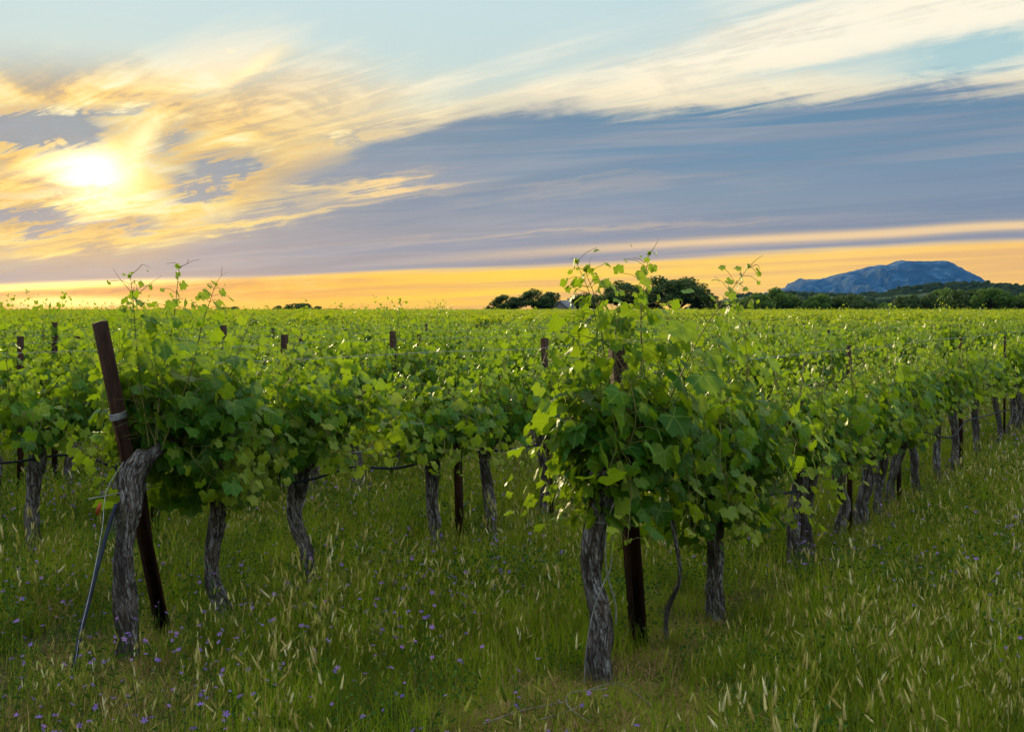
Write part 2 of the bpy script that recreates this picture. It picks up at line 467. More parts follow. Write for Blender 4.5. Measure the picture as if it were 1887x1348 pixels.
def blade_mat(name, stops, trans=(0.2, 0.3, 0.03, 1), tk=0.35, spec=0.06, drift=False):
    m, t, out = material(name)
    rnd = t.new('ShaderNodeAttribute', attribute_name='brnd').outputs['Fac']
    info = t.new('ShaderNodeObjectInfo').outputs['Random']
    r = t.m('FRACT', t.add(t.mul(rnd, 0.7), t.mul(info, 0.5)))
    c = t.ramp(r, stops)
    if drift:
        geo = t.new('ShaderNodeNewGeometry').outputs['Position']
        n1 = t.noise(geo, 0.9, 4, 0.6)
        n2 = t.noise(geo, 3.5, 3, 0.6)
        c = t.mix(t.smooth(n1, 0.44, 0.60, 0.0, 0.65), c, (0.21, 0.27, 0.02, 1))
        c = t.mix(t.smooth(n2, 0.44, 0.58, 0.0, 0.85), c, (0.022, 0.055, 0.010, 1))
    p = principled(t, out, c, 0.6, spec)
    tr = t.new('ShaderNodeBsdfTranslucent')
    t.put(tr.inputs[0], t.mix(0.5, c, trans))
    ms = t.new('ShaderNodeMixShader')
    ms.inputs[0].default_value = tk
    t.t.links.new(p.outputs[0], ms.inputs[1])
    t.t.links.new(tr.outputs[0], ms.inputs[2])
    t.t.links.new(ms.outputs[0], out.inputs[0])
    return m


M['blade'] = blade_mat('grass_blade', [(0.0, (0.040, 0.120, 0.008, 1)), (0.45, (0.125, 0.250, 0.012, 1)), (0.70, (0.29, 0.38, 0.020, 1)), (0.92, (0.29, 0.28, 0.04, 1)), (1.0, (0.38, 0.32, 0.12, 1))], (0.44, 0.55, 0.02, 1), 0.48, drift=True)
M['dry'] = blade_mat('dry_grass', [(0.0, (0.14, 0.10, 0.035, 1)), (0.5, (0.32, 0.22, 0.08, 1)), (1.0, (0.50, 0.38, 0.19, 1))], (0.35, 0.3, 0.12, 1))
M['seed'] = blade_mat('seed_head', [(0.0, (0.06, 0.11, 0.015, 1)), (0.30, (0.15, 0.22, 0.025, 1)), (0.50, (0.30, 0.31, 0.05, 1)), (0.68, (0.38, 0.33, 0.10, 1)), (0.84, (0.54, 0.51, 0.22, 1)), (1.0, (0.72, 0.70, 0.48, 1))], (0.5, 0.45, 0.2, 1), 0.3)
M['weed'] = blade_mat('weed_leaf', [(0.0, (0.022, 0.065, 0.010, 1)), (0.6, (0.045, 0.110, 0.016, 1)), (1.0, (0.09, 0.15, 0.03, 1))], (0.1, 0.2, 0.02, 1), 0.25)
M['petal'] = blade_mat('violet_petal', [(0.0, (0.16, 0.09, 0.44, 1)), (0.5, (0.26, 0.16, 0.58, 1)), (1.0, (0.40, 0.21, 0.58, 1))], (0.4, 0.25, 0.75, 1), 0.35)

# ------------------------------------------------------------------ mesh helpers
MATLIST_CACHE = {}


class MB:
    """collects vertices and faces (numpy blocks) for ONE mesh, with optional point attributes"""
    def __init__(s):
        s.v, s.f, s.mi, s.att = [], [], [], {}
        s.n = 0

    def block(s, verts, faces, mat=0, **att):
        verts = np.asarray(verts, dtype=np.float64).reshape(-1, 3)
        for f in faces:
            s.f.append(np.asarray(f) + s.n)
        s.mi += [mat] * len(faces)
        s._att(len(verts), att)
        s.v.append(verts)
        s.n += len(verts)

    def tris(s, verts, tri, mat=0, **att):
        verts = np.asarray(verts, dtype=np.float64).reshape(-1, 3)
        tri = np.asarray(tri).reshape(-1, 3)
        s.f.append(('T', tri + s.n))
        s.mi += [mat] * len(tri)
        s._att(len(verts), att)
        s.v.append(verts)
        s.n += len(verts)

    def _att(s, n, att):
        for k, a in att.items():
            a = np.asarray(a, dtype=np.float64)
            s.att.setdefault(k, []).append((s.n, a))

    def mesh(s, name, mats, smooth=True):
        me = bpy.data.meshes.new(name)
        V = np.concatenate(s.v) if s.v else np.zeros((0, 3))
        loops, starts, tot = [], [], 0
        for f in s.f:
            if isinstance(f, tuple):
                t = f[1]
                loops.append(t.ravel())
                starts.append(tot + 3 * np.arange(len(t)))
                tot += 3 * len(t)
            else:
                loops.append(f)
                starts.append(np.array([tot]))
                tot += len(f)
        L = np.concatenate(loops).astype(np.int32)
        S = np.concatenate(starts).astype(np.int32)
        me.vertices.add(len(V))
        me.vertices.foreach_set('co', V.astype(np.float32).ravel())
        me.loops.add(len(L))
        me.loops.foreach_set('vertex_index', L)
        me.polygons.add(len(S))
        me.polygons.foreach_set('loop_start', S)
        me.update(calc_edges=True)
        me.validate()
        for m in mats:
            me.materials.append(m)
        if len(mats) > 1:
            me.polygons.foreach_set('material_index', np.array(s.mi, dtype=np.int32))
        if smooth:
            me.polygons.foreach_set('use_smooth', np.ones(len(me.polygons), dtype=bool))
        for k, lst in s.att.items():
            dim = 3 if lst[0][1].ndim == 2 else 1
            arr = np.zeros((len(V), dim), dtype=np.float32)
            for st, a in lst:
                arr[st:st + len(a)] = a.reshape(len(a), dim)
            at = me.attributes.new(k, 'FLOAT_VECTOR' if dim == 3 else 'FLOAT', 'POINT')
            at.data.foreach_set('vector' if dim == 3 else 'value', arr.ravel())
        return me


def obj(name, me, parent=None):
    o = bpy.data.objects.new(name, me)
    COL.objects.link(o)
    if parent is not None:
        o.parent = parent
    return o


def tag(o, label=None, cat=None, group=None, kind=None):
    for k, v in (('label', label), ('category', cat), ('group', group), ('kind', kind)):
        if v:
            o[k] = v
    return o


def empty(name, loc, rz=0.0):
    o = bpy.data.objects.new(name, None)
    o.empty_display_size = 0.1
    COL.objects.link(o)
    o.location = loc
    o.rotation_euler = (0, 0, rz)
    return o


def frames(P):
    P = np.asarray(P, float)
    T = np.gradient(P, axis=0)
    T /= np.linalg.norm(T, axis=1)[:, None] + 1e-12
    ref = np.array([0, 0, 1.0]) if abs(T[0][2]) < 0.8 else np.array([1.0, 0, 0])
    N = np.zeros_like(P)
    n = np.cross(T[0], ref)
    n /= np.linalg.norm(n)
    for i in range(len(P)):
        n = n - T[i] * n.dot(T[i])
        n /= np.linalg.norm(n) + 1e-12
        N[i] = n
    return T, N, np.cross(T, N)


def tube(mb, P, R, sides=6, mat=0, cap=True, disp=None, **att):
    P = np.asarray(P, float)
    R = np.broadcast_to(np.asarray(R, float), (len(P),))
    T, N, B = frames(P)
    a = np.linspace(0, 2 * PI, sides, endpoint=False)
    rr = R[:, None] * np.ones(sides)[None]
    if disp is not None:
        rr = rr + disp(P, a)
    V = P[:, None] + rr[..., None] * (np.cos(a)[None, :, None] * N[:, None] + np.sin(a)[None, :, None] * B[:, None])
    V = V.reshape(-1, 3)
    m = len(P)
    i = np.arange(m - 1)[:, None] * sides
    j = np.arange(sides)[None]
    j2 = (j + 1) % sides
    q = np.stack([i + j, i + j2, i + sides + j2, i + sides + j], -1).reshape(-1, 4)
    tri = np.concatenate([q[:, [0, 1, 2]], q[:, [0, 2, 3]]])
    if cap:
        V = np.concatenate([V, P[:1] - T[:1] * R[0] * .3, P[-1:] + T[-1:] * R[-1] * .5])
        c0, c1 = m * sides, m * sides + 1
        jj = np.arange(sides)
        e = (m - 1) * sides
        tri = np.concatenate([tri, np.stack([np.full(sides, c0), (jj + 1) % sides, jj], 1),
                              np.stack([np.full(sides, c1), e + jj, e + (jj + 1) % sides], 1)])
    mb.tris(V, tri, mat, **{k: (v(V) if callable(v) else np.full(len(V), v)) for k, v in att.items()})


def catmull(pts, n):
    pts = np.asarray(pts, float)
    P = np.concatenate([[2 * pts[0] - pts[1]], pts, [2 * pts[-1] - pts[-2]]])
    seg = len(pts) - 1
    out = []
    for t in np.linspace(0, seg, n):
        k = min(int(t), seg - 1)
        u = t - k
        p0, p1, p2, p3 = P[k:k + 4]
        out.append(0.5 * ((2 * p1) + (-p0 + p2) * u + (2 * p0 - 5 * p1 + 4 * p2 - p3) * u * u + (-p0 + 3 * p1 - 3 * p2 + p3) * u ** 3))
    return np.array(out)


def at_px(px, py, d):
    """world point seen at photo pixel (px, py) when it stands d metres in front of the camera plane"""
    return np.array([(px - CX) / F * d, d, H + (HY - py) / F * d])


def unit(a):
    return a / (np.linalg.norm(a, axis=-1, keepdims=True) + 1e-12)


# vine leaf outline, five lobes with teeth
HALF = [(0, .60), (9, .47), (16, .50), (24, .45), (33, .42), (42, .51), (52, .60), (62, .50), (70, .51), (82, .45), (94, .43),
        (106, .47), (120, .53), (134, .46), (148, .42), (162, .33), (174, .14)]


def leaf_template(level):
    if level == 2:
        half = HALF
    elif level == 1:
        half = [(0, .60), (20, .46), (52, .59), (88, .43), (120, .53), (150, .42), (175, .12)]
    else:
        half = [(0, .58), (55, .56), (120, .50), (172, .2)]
    pts = [(math.sin(math.radians(a)) * r, math.cos(math.radians(a)) * r) for a, r in half]
    pts += [(-x, y) for x, y in reversed(pts) if x > 1e-6]
    v = np.array([(0, -0.02)] + pts)
    n = len(pts)
    tri = np.array([(0, 1 + (i + 1) % n, 1 + i) for i in range(n)])
    if level == 2:      # a ring half-way gives the blade its curve
        inner = v[1:] * 0.55
        v = np.concatenate([v, inner])
        k = 1 + n
        tri = []
        for i in range(n):
            j = (i + 1) % n
            tri += [(0, k + j, k + i), (k + i, k + j, 1 + j), (k + i, 1 + j, 1 + i)]
        tri = np.array(tri)
    return v, tri


TPL = {k: leaf_template(k) for k in (0, 1, 2)}


def add_leaves(mb, P, Nrm, Tip, size, age, level, rng, mat=0):
    """many leaves at once; P = middle of each blade"""
    P, Nrm, Tip = np.asarray(P), unit(np.asarray(Nrm)), np.asarray(Tip)
    Tip = unit(Tip - Nrm * (Tip * Nrm).sum(1)[:, None])
    Sd = np.cross(Tip, Nrm)
    tv, tri = TPL[level]
    k, n = len(P), len(tv)
    x, y = tv[:, 0][None], tv[:, 1][None]
    sx = rng.uniform(0.88, 1.12, (k, 1))
    skew = rng.uniform(-.12, .12, (k, 1))
    c = rng.normal(0, 1, (k, 4))
    z = -(0.32 + .34 * c[:, 0:1]) * x * x - (0.18 + .34 * c[:, 1:2]) * y * y + .34 * c[:, 2:3] * x * y + (0.10 + .08 * c[:, 3:4]) * np.abs(x)
    if level == 2:
        ph = rng.uniform(0, 6.28, (k, 1))
        z = z + 0.030 * np.sin(np.arctan2(x, y) * 5 + ph) * (x * x + y * y) * 3
    X = (x * sx + skew * y)
    S = np.asarray(size).reshape(k, 1)
    V = P[:, None] + (X * S)[..., None] * Sd[:, None] + (y * S)[..., None] * Tip[:, None] + (z * S)[..., None] * Nrm[:, None]
    co = np.stack([np.broadcast_to(x, (k, n)), np.broadcast_to(y, (k, n)), np.broadcast_to(rng.uniform(0, 1, (k, 1)), (k, n))], -1)
    T = (tri[None] + (np.arange(k) * n)[:, None, None]).reshape(-1, 3)
    mb.tris(V.reshape(-1, 3), T, mat, leafco=co.reshape(-1, 3), age=np.repeat(np.asarray(age), n))


def bark_tube(mb, path, radii, rings, sides, seed, amp=0.26):
    P = catmull(path, rings)
    r = np.interp(np.linspace(0, 1, rings), np.linspace(0, 1, len(radii)), radii)

    def disp(P, a):
        D = np.zeros((len(P), len(a)))
        for i, p in enumerate(P):
            for j, an in enumerate(a):
                tw = an + p[2] * 1.6 + seed
                q = Vector((math.cos(tw) * 2.6, math.sin(tw) * 2.6, p[2] * 3.2 + seed * 7))
                q2 = Vector((math.cos(tw) * 7, math.sin(tw) * 7, p[2] * 7 + seed * 3))
                big = mnoise.noise(Vector((math.cos(an) * .9, math.sin(an) * .9, p[2] * 6 + seed * 5)))
                D[i, j] = (mnoise.noise(q) * 1.1 + mnoise.noise(q2) * 0.7 + big * 1.0) * r[i] * amp
        return D
    s0 = np.cumsum(np.r_[0, np.linalg.norm(np.diff(P, axis=0), axis=1)])

    def bc(V):
        # wraps round the stem and runs along it, so the fissures follow every bend
        m = (len(V) - 2) // sides
        a = np.linspace(0, 2 * PI, sides, endpoint=False)
        out = np.zeros((len(V), 3))
        for i in range(m):
            tw = a + s0[i] * 2.2
            out[i * sides:(i + 1) * sides] = np.stack([np.cos(tw) * r[i], np.sin(tw) * r[i], np.full(sides, s0[i] + seed)], 1)
        out[-2:] = [0, 0, seed]
        return out
    tube(mb, P, r, sides, disp=disp, barkco=bc)


# ------------------------------------------------------------------ the rows of the vineyard
SLOPE = 1320.0 / F                                   # rows run toward azimuth atan(SLOPE)
RDIR = np.array([SLOPE, 1.0]) / math.hypot(SLOPE, 1.0)
RZ = math.atan2(RDIR[1], RDIR[0])
COSR = RDIR[1]


def row_a(r):
    return (-1.66 - 1.57 * r) * H


def row_xy(r, d, off=0.0):
    """point on row r at depth d; off = metres to the row's left (away from the camera's path)"""
    return np.array([row_a(r) + SLOPE * d - off * RDIR[1], d + off * RDIR[0]])


def ground_z(x, y):
    k = 1.0 / (1.0 + (math.hypot(x, y) / 60.0) ** 2)
    return (mnoise.noise(Vector((x * .55, y * .55, 0))) * .035 + mnoise.noise(Vector((x * 1.9, y * 1.9, 4))) * .014) * k \
        + .015 * math.exp(-((x - .42) ** 2 / .14 + (y - 5.15) ** 2 / .06))


def build_ground():
    # one sheet: fine near the camera, coarse toward the horizon
    rad = np.concatenate([np.linspace(0, 3, 7)[1:], np.arange(3.2, 14, 0.14), np.geomspace(14, 60, 50)[1:], np.geomspace(60, 9000, 46)[1:]])
    na = 240
    th = np.concatenate([np.linspace(-0.62, 0.62, 170), np.linspace(0.62, 2 * PI - 0.62, na - 170 + 2)[1:-1]])
    V = [(0, 0, 0)]
    for r in rad:
        for t in th:
            x, y = math.sin(t) * r, math.cos(t) * r
            V.append((x, y, ground_z(x, y) if r < 200 else 0.0))
    n = len(th)
    tri = []
    for j in range(n):
        tri.append((0, 1 + (j + 1) % n, 1 + j))
    base = np.arange(len(rad) - 1)[:, None] * n + 1
    j = np.arange(n)[None]
    j2 = (j + 1) % n
    a, b, c, d = base + j, base + j2, base + n + j2, base + n + j
    tri = np.concatenate([np.array(tri), np.stack([a, b, c], -1).reshape(-1, 3), np.stack([a, c, d], -1).reshape(-1, 3)])
    mb = MB()
    mb.tris(V, tri)
    o = obj('ground', mb.mesh('ground', [M['ground']]))
    tag(o, kind='structure')


build_ground()


def make_vine_meshes(seed, level=2, p=None):
    """crown, canes and trunk of one grapevine in local axes (x along the row, y across, z up)"""
    p = p or {}
    rng = np.random.default_rng(seed)
    g = lambda k, d: p.get(k, d)
    head = g('head', rng.uniform(.74, .86))
    # ---- trunk
    tb = MB()
    if 'trunk' in p:
        path = np.array(p['trunk'], float)
    else:
        k = rng.normal(0, .022, (6, 2))
        k[0] = 0
        zs = np.array([-.06, .16, .34, .5, .66, head])
        path = np.column_stack([np.cumsum(k[:, 0]), np.cumsum(k[:, 1]), zs])
    R0 = g('radius', rng.uniform(.034, .046))
    radii = [R0 * 1.30, R0 * 1.02, R0 * .90, R0 * .86, R0 * .94, R0 * 1.10, R0 * .85]
    rings, sides = (84, 26) if level == 2 else (26, 11)
    if g('rings', None):
        rings, sides = p['rings']
    bark_tube(tb, path, radii, rings, sides, seed % 97)
    top = path[-1]
    for s in g('arms', (-1, 1)):
        L = rng.uniform(.16, .30)
        arm = np.array([top + (0, 0, -.03), top + (s * L * .4, rng.normal(0, .02), .035), top + (s * L, rng.normal(0, .03), .05)])
        bark_tube(tb, arm, [R0 * .70, R0 * .50, R0 * .36], max(6, rings // 5), max(7, sides // 2), seed % 89 + s)
    # ---- shoots and leaves
    lb, cb = MB(), MB()
    LP, LN, LT, LS, LA = [], [], [], [], []

    def shoot(path, n_nodes, s0, vigor=1.0, thick=1.0, agek=1.0, lateral=0.6, r0=.0042, fall=.86):
        C = catmull(path, max(6, n_nodes))
        Ls = np.linalg.norm(np.diff(C, axis=0), axis=1).sum()
        nn = max(4, int(Ls / .058))
        C = catmull(path, nn)
        T, N, B = frames(C)
        tube(cb, C, np.linspace(r0, .0012, nn), 5 if level == 2 else 3, cap=False)
        ph = rng.uniform(0, 6.28)
        for i in range(1, nn):
            u = i / (nn - 1)
            sz = s0 * (1 - fall * max(0, (u - .30) / .70) ** 1.25) * rng.uniform(.62, 1.22)
            reps = 1 + (rng.random() < lateral) + (rng.random() < lateral * .5) + (rng.random() < lateral - 1)
            for q in range(reps):
                an = ph + i * PI + rng.normal(0, .55) + (q * 1.9)
                out = math.cos(an) * N[i] + math.sin(an) * B[i]
                out = out + np.array([0, 0, .25])
                pl = sz * rng.uniform(.55, 1.0) + (q * .03)
                pos = C[i] + out * pl
                if level == 2 and sz > .04:
                    mid = C[i] + out * pl * .5 + np.array([0, 0, .012])
                    tube(cb, np.array([C[i], mid, pos]), .0013, 3, cap=False)
                # blades look outward and up and hang from the tip
                outw = np.array([rng.normal(0, .45), np.sign(pos[1] - g('cy', 0.0)) * (.55 + .5 * rng.random()), .42 + .35 * rng.normal()])
                nrm = outw * .9 + out * .35 + rng.normal(0, .33, 3)
                tip = np.array([rng.normal(0, .35), outw[1] * .45, -.85 + .3 * rng.normal()]) + T[i] * .2 + out * .3
                szq = sz * (1 if q == 0 else rng.uniform(.5, .85))
                LP.append(pos + tip / np.linalg.norm(tip) * szq * .3)
                LN.append(nrm)
                LT.append(tip)
                LS.append(szq)
                LA.append(min(1.0, max(0.0, (u - .62) / .38) * agek + (.35 if q and rng.random() < .25 else 0)))
        # growing tip: a few tiny folded leaves
        for q in range(3):
            LP.append(C[-1] + rng.normal(0, .006, 3))
            LN.append(rng.normal(0, 1, 3))
            LT.append(T[-1] + rng.normal(0, .5, 3))
            LS.append(.022)
            LA.append(.8)

    n_sh = g('shoots', 13) + 2
    xs = np.linspace(-g('wl', .36), g('wr', .36), n_sh) + rng.normal(0, .03, n_sh)
    topz = g('top', 1.34)
    lowz = g('low', .62)
    S0 = g('leaf', .118)
    for i, x0 in enumerate(xs):
        base = top + np.array([(x0 - top[0]) * .75, rng.normal(0, .03), rng.uniform(.0, .07)])
        kind = rng.random()
        wk = False
        sg = rng.choice([-1, 1])
        zt = topz + rng.normal(0, g('tvar', .09))
        if kind < g('droop', .30):
            spread = rng.uniform(.20, .36)
            zl = lowz + rng.uniform(.0, .22)
            hm = base[2] + rng.uniform(.12, .42)
            path = [base, base + (rng.normal(0, .08), sg * spread * .5, hm - base[2]), (x0 * 1.1 + rng.normal(0, .12), sg * spread, (hm + zl) / 2 + .06), (x0 * 1.15 + rng.normal(0, .12), sg * (spread + .04), zl)]
        else:
            wk = rng.random() < g('whisk', .16)
            if wk:
                zt += rng.uniform(.06, g('whiskh', .24))
            spread = rng.uniform(.02, .22)
            path = [base, base + (rng.normal(0, .05), sg * spread * .7, (zt - base[2]) * .35), (x0 * 1.1 + rng.normal(0, .07), sg * spread * 1.0, base[2] + (zt - base[2]) * .72),
                    (x0 * 1.15 + rng.normal(0, .10), sg * spread * .8 + rng.normal(0, .04), zt)]
        shoot(np.array(path), 14, S0, lateral=g('lateral', .85), fall=.45 if kind < g('droop', .30) else .70 if wk else .86)
    for e in g('extra', []):
        shoot(np.array(e['p']), e.get('n', 14), e.get('s', S0), agek=e.get('age', 1.0), lateral=e.get('lat', .35) + .35, r0=.0035, fall=.40 if e['px'][-1][1] > 700 else .72)
        for tpath in e.get('tendrils', []):
            tube(cb, catmull(np.array(tpath), 14), np.linspace(.0016, .0006, 14), 4, mat=1, cap=False)
    # the crowded inside of the crown
    nf = g('fill', 80)
    fx = rng.uniform(-g('wl', .36) * .95, g('wr', .36) * .95, nf)
    fy = rng.normal(0, .12, nf)
    fz = rng.uniform(lowz + .10, max(topz - .22, lowz + .3), nf)
    for q in range(nf):
        LP.append(np.array([fx[q] + top[0] * .5, fy[q], fz[q]]))
        LN.append(np.array([rng.normal(0, .5), np.sign(fy[q]) * .8, .5 + rng.normal(0, .4)]))
        LT.append(np.array([rng.normal(0, .4), rng.normal(0, .4), -1.0]))
        LS.append(S0 * rng.uniform(.7, 1.05))
        LA.append(0.0)
    if g('gap', None):          # a thin spot in the leaves at the top of the end post
        x0g, x1g, y0g, y1g = g('gap', None)
        keep = []
        for i, q in enumerate(LP):
            wx = p['loc'][0] + q[0] * math.cos(RZ) - q[1] * math.sin(RZ)
            wy = p['loc'][1] + q[0] * math.sin(RZ) + q[1] * math.cos(RZ)
            u_, v_ = CX + wx / wy * F, HY + (H - q[2] - p['loc'][2]) / wy * F
            if not (x0g - 10 < u_ < x1g + 10 and y0g < v_ < y1g and wy < 5.83):
                keep.append(i)
        LP, LN, LT, LS, LA = ([L_[i] for i in keep] for L_ in (LP, LN, LT, LS, LA))
    if g('clip', False):        # leaves keep clear of the leaning post
        keep = [i for i, q in enumerate(LP) if not (q[2] > .82 and q[0] < .336 - .444 * q[2] / 1.64 + .03 and q[1] < .12)]
        LP, LN, LT, LS, LA = ([L_[i] for i in keep] for L_ in (LP, LN, LT, LS, LA))
    add_leaves(lb, LP, LN, LT, LS, LA, level, rng)
    return (tb.mesh('vine_trunk', [M['bark']]), cb.mesh('vine_canes', [M['cane'], M['tendril']]), lb.mesh('vine_foliage', [M['leaf']]))


def vine_thing(meshes, loc, rz, label, group):
    e = empty('grapevine', loc, rz)
    tag(e, label, 'grapevine', group)
    obj('trunk', meshes[0], e)
    obj('canes', meshes[1], e)
    obj('foliage', meshes[2], e)
    return e


def copy_vine(src, loc, rz, scl, label, group):
    r = src.copy()
    COL.objects.link(r)
    r.location, r.rotation_euler, r.scale = loc, (0, 0, rz), scl
    r['label'], r['group'] = label, group
    for ch in list(src.children):
        c = ch.copy()
        COL.objects.link(c)
        c.parent = r
    return r


def to_local(pt, loc, rz):
    q = np.asarray(pt, float) - np.array(loc)
    c, s = math.cos(-rz), math.sin(-rz)
    return np.array([q[0] * c - q[1] * s, q[0] * s + q[1] * c, q[2]])


ORD = ['first', 'second', 'third', 'fourth', 'fifth', 'sixth', 'seventh', 'eighth', 'ninth', 'tenth', 'eleventh', 'twelfth', 'thirteenth', 'fourteenth',
       'fifteenth', 'sixteenth', 'seventeenth', 'eighteenth', 'nineteenth', 'twentieth']


def ordw(n):
    if n < 20:
        return ORD[n]
    n += 1
    tens = {2: 'twenty', 3: 'thirty', 4: 'forty', 5: 'fifty', 6: 'sixty', 7: 'seventy', 8: 'eighty', 9: 'ninety'}[n // 10]
    if n % 10 == 0:
        return tens[:-1] + 'ieth'
    return tens + '-' + ORD[n % 10 - 1]


placed = []                                         # (x, y) of every individual vine


def hero(r, px, dy, name_label, seed, trunk_px=None, **p):
    """a near vine: its trunk is traced from photo pixels [(px, py) ...] at its own depth"""
    d = H * F / dy
    x = (px - CX) / F * d
    loc = (x, d, ground_z(x, d))
    p['loc'] = loc
    if trunk_px:
        tr = [to_local(at_px(a, b, d), loc, RZ) for a, b in trunk_px]
        tr[0][2] = -.08
        # a slow wander in depth as well
        rg = np.random.default_rng(seed)
        for q in tr[1:]:
            w = rg.normal(0, .015)
            q[0] += w * RDIR[1] * .4
            q[1] += w * .6
        p['trunk'] = tr
    if 'extra_px' in p:
        ex = []
        for e in p.pop('extra_px'):
            dd = e.get('d', d)
            ee = dict(e)
            ee['p'] = [to_local(at_px(a, b, dd + (c[0] if c else 0)), loc, RZ) for a, b, *c in e['px']]
            ee['tendrils'] = [[to_local(at_px(a, b, dd), loc, RZ) for a, b in t] for t in e.get('t', [])]
            ex.append(ee)
        p['extra'] = ex
    v = vine_thing(make_vine_meshes(seed, 2, p), loc, RZ, name_label, p.get('group', 'grapevines planted in rows'))
    placed.append((x, d))
    return v


R0T = 'the row that starts at the middle steel post'
R1T = 'the row that starts at the leaning steel post'
# --- right-hand row
hero(0, 1105, 698, 'pale peeling grapevine trunk with twine tied to it, at the straight steel end post', 11,
     trunk_px=[(1108, 1292), (1103, 1215), (1112, 1150), (1095, 1075), (1092, 1000), (1112, 925), (1135, 880)], radius=.053, fill=170, shoots=22, gap=(1128, 1142, 634, 715), wl=.14, wr=.46, top=1.46, low=.62, droop=.40, leaf=.128,
     extra_px=[dict(px=[(1140, 880), (1105, 700), (1100, 610), (1088, 545), (1062, 483)], s=.145, lat=1.0, t=[[(1065, 485), (1055, 476), (1050, 478)], [(1088, 500), (1086, 484), (1091, 474)], [(1085, 540), (1062, 532), (1052, 524)]]),
               dict(px=[(1150, 880), (1130, 740), (1112, 640), (1100, 560), (1078, 498)], s=.13, lat=.9),
               dict(px=[(1160, 880), (1180, 700), (1181, 585), (1188, 520), (1196, 466)], s=.135, lat=.9, t=[[(1196, 468), (1206, 455), (1214, 440)], [(1188, 484), (1175, 476), (1164, 475)]]),
               dict(px=[(1170, 860), (1190, 760), (1183, 640), (1180, 540)], s=.135, lat=.9),
               dict(px=[(1180, 860), (1255, 690), (1295, 610), (1335, 552), (1378, 494)], s=.15, lat=.8, t=[[(1378, 494), (1392, 480), (1406, 470)], [(1380, 492), (1396, 488), (1400, 498)]]),
               dict(px=[(1130, 880), (1085, 850), (1040, 870), (1012, 900)], s=.095, age=1.2, lat=.8),
               dict(px=[(1130, 885), (1085, 880), (1050, 905), (1040, 935)], s=.09, age=1.2, lat=.8),
               dict(px=[(1125, 870), (1075, 835), (1020, 845), (985, 830)], s=.10, age=.8, lat=.7),
               dict(px=[(1135, 870), (1110, 900), (1085, 925), (1075, 940)], s=.09, age=.9, lat=.7)])
hero(0, 1322, 575, 'second thick grapevine of the right row, under the lowest hanging leaves', 12,
     trunk_px=[(1325, 1150), (1316, 1090), (1322, 1030), (1318, 960), (1325, 890)], radius=.048, fill=230, shoots=28, wl=.50, wr=.48, top=1.36, low=.40, droop=.52, leaf=.130,
     extra_px=[dict(px=[(1320, 880), (1280, 900), (1260, 960), (1270, 1010)], s=.12, lat=.8, age=.2),
               dict(px=[(1320, 880), (1330, 930), (1320, 980), (1300, 1010)], s=.12, lat=.9, age=.2),
               dict(px=[(1320, 880), (1370, 900), (1380, 940), (1350, 975)], s=.12, lat=.8, age=.2),
               dict(px=[(1310, 880), (1230, 900), (1200, 940), (1215, 975)], s=.12, lat=.8, age=.2),
               dict(px=[(1340, 870), (1400, 850), (1425, 875), (1430, 910)], s=.11, lat=.7, age=.4),
               dict(px=[(1340, 860), (1430, 820), (1500, 800), (1552, 765)], s=.105, age=1.5, lat=.5)])
# a thin young replacement vine between them
hero(0, 1237, 622, 'thin young grapevine stem between the first two thick trunks of the right row', 13,
     trunk_px=[(1230, 1190), (1233, 1130), (1246, 1060), (1242, 960), (1240, 880)], radius=.012, shoots=9, wl=.3, wr=.3, top=1.42, low=.66, leaf=.12)
x0_ = [(1468, 480), (1492, 466), (1545, 432), (1600, 400), (1625, 385), (1655, 364), (1690, 345), (1730, 321), (1762, 302), (1800, 279)]
lab0 = ['dark grapevine trunk with a blue hose looped at its head, right row',
        'grapevine close behind the blue hose loop in the right row',
        'crooked grapevine whose trunk bows left above the grass, right row',
        'grapevine with a broad grey trunk leaning right, sixth in the right row',
        'slim grey grapevine trunk just behind the broad leaning one',
        'grapevine beside a thin steel stake, its trunk leaning right',
        'pale upright grapevine under the sagging hose arc of the right row',
        'dark straight grapevine under the second sagging hose arc of the right row',
        'grapevine left of the stake where the right row darkens',
        'grapevine next to the last clear trunks of the right row']
tr0 = [[(1470, 1050), (1463, 1010), (1465, 950), (1476, 900), (1480, 860)], [(1492, 1036), (1488, 980), (1492, 920), (1497, 860)],
       [(1537, 1010), (1543, 980), (1556, 930), (1543, 890), (1552, 845)], [(1590, 972), (1588, 930), (1600, 890), (1610, 840)], [(1619, 955), (1620, 920), (1626, 870), (1630, 830)],
       [(1648, 938), (1640, 905), (1650, 860), (1662, 820)], None, None, None, None]
for i, (px, dy) in enumerate(x0_):
    hero(0, px, dy, lab0[i], 20 + i, trunk_px=tr0[i], radius=[.048, .038, .043, .056, .034, .042, .038, .036, .040, .040][i], shoots=13, wl=.34, wr=.34, top=1.26 + .05 * (i % 3), low=.56 if i < 3 else .62, head=.76,
         rings=(60, 20) if i < 6 else (30, 14), droop=.38)
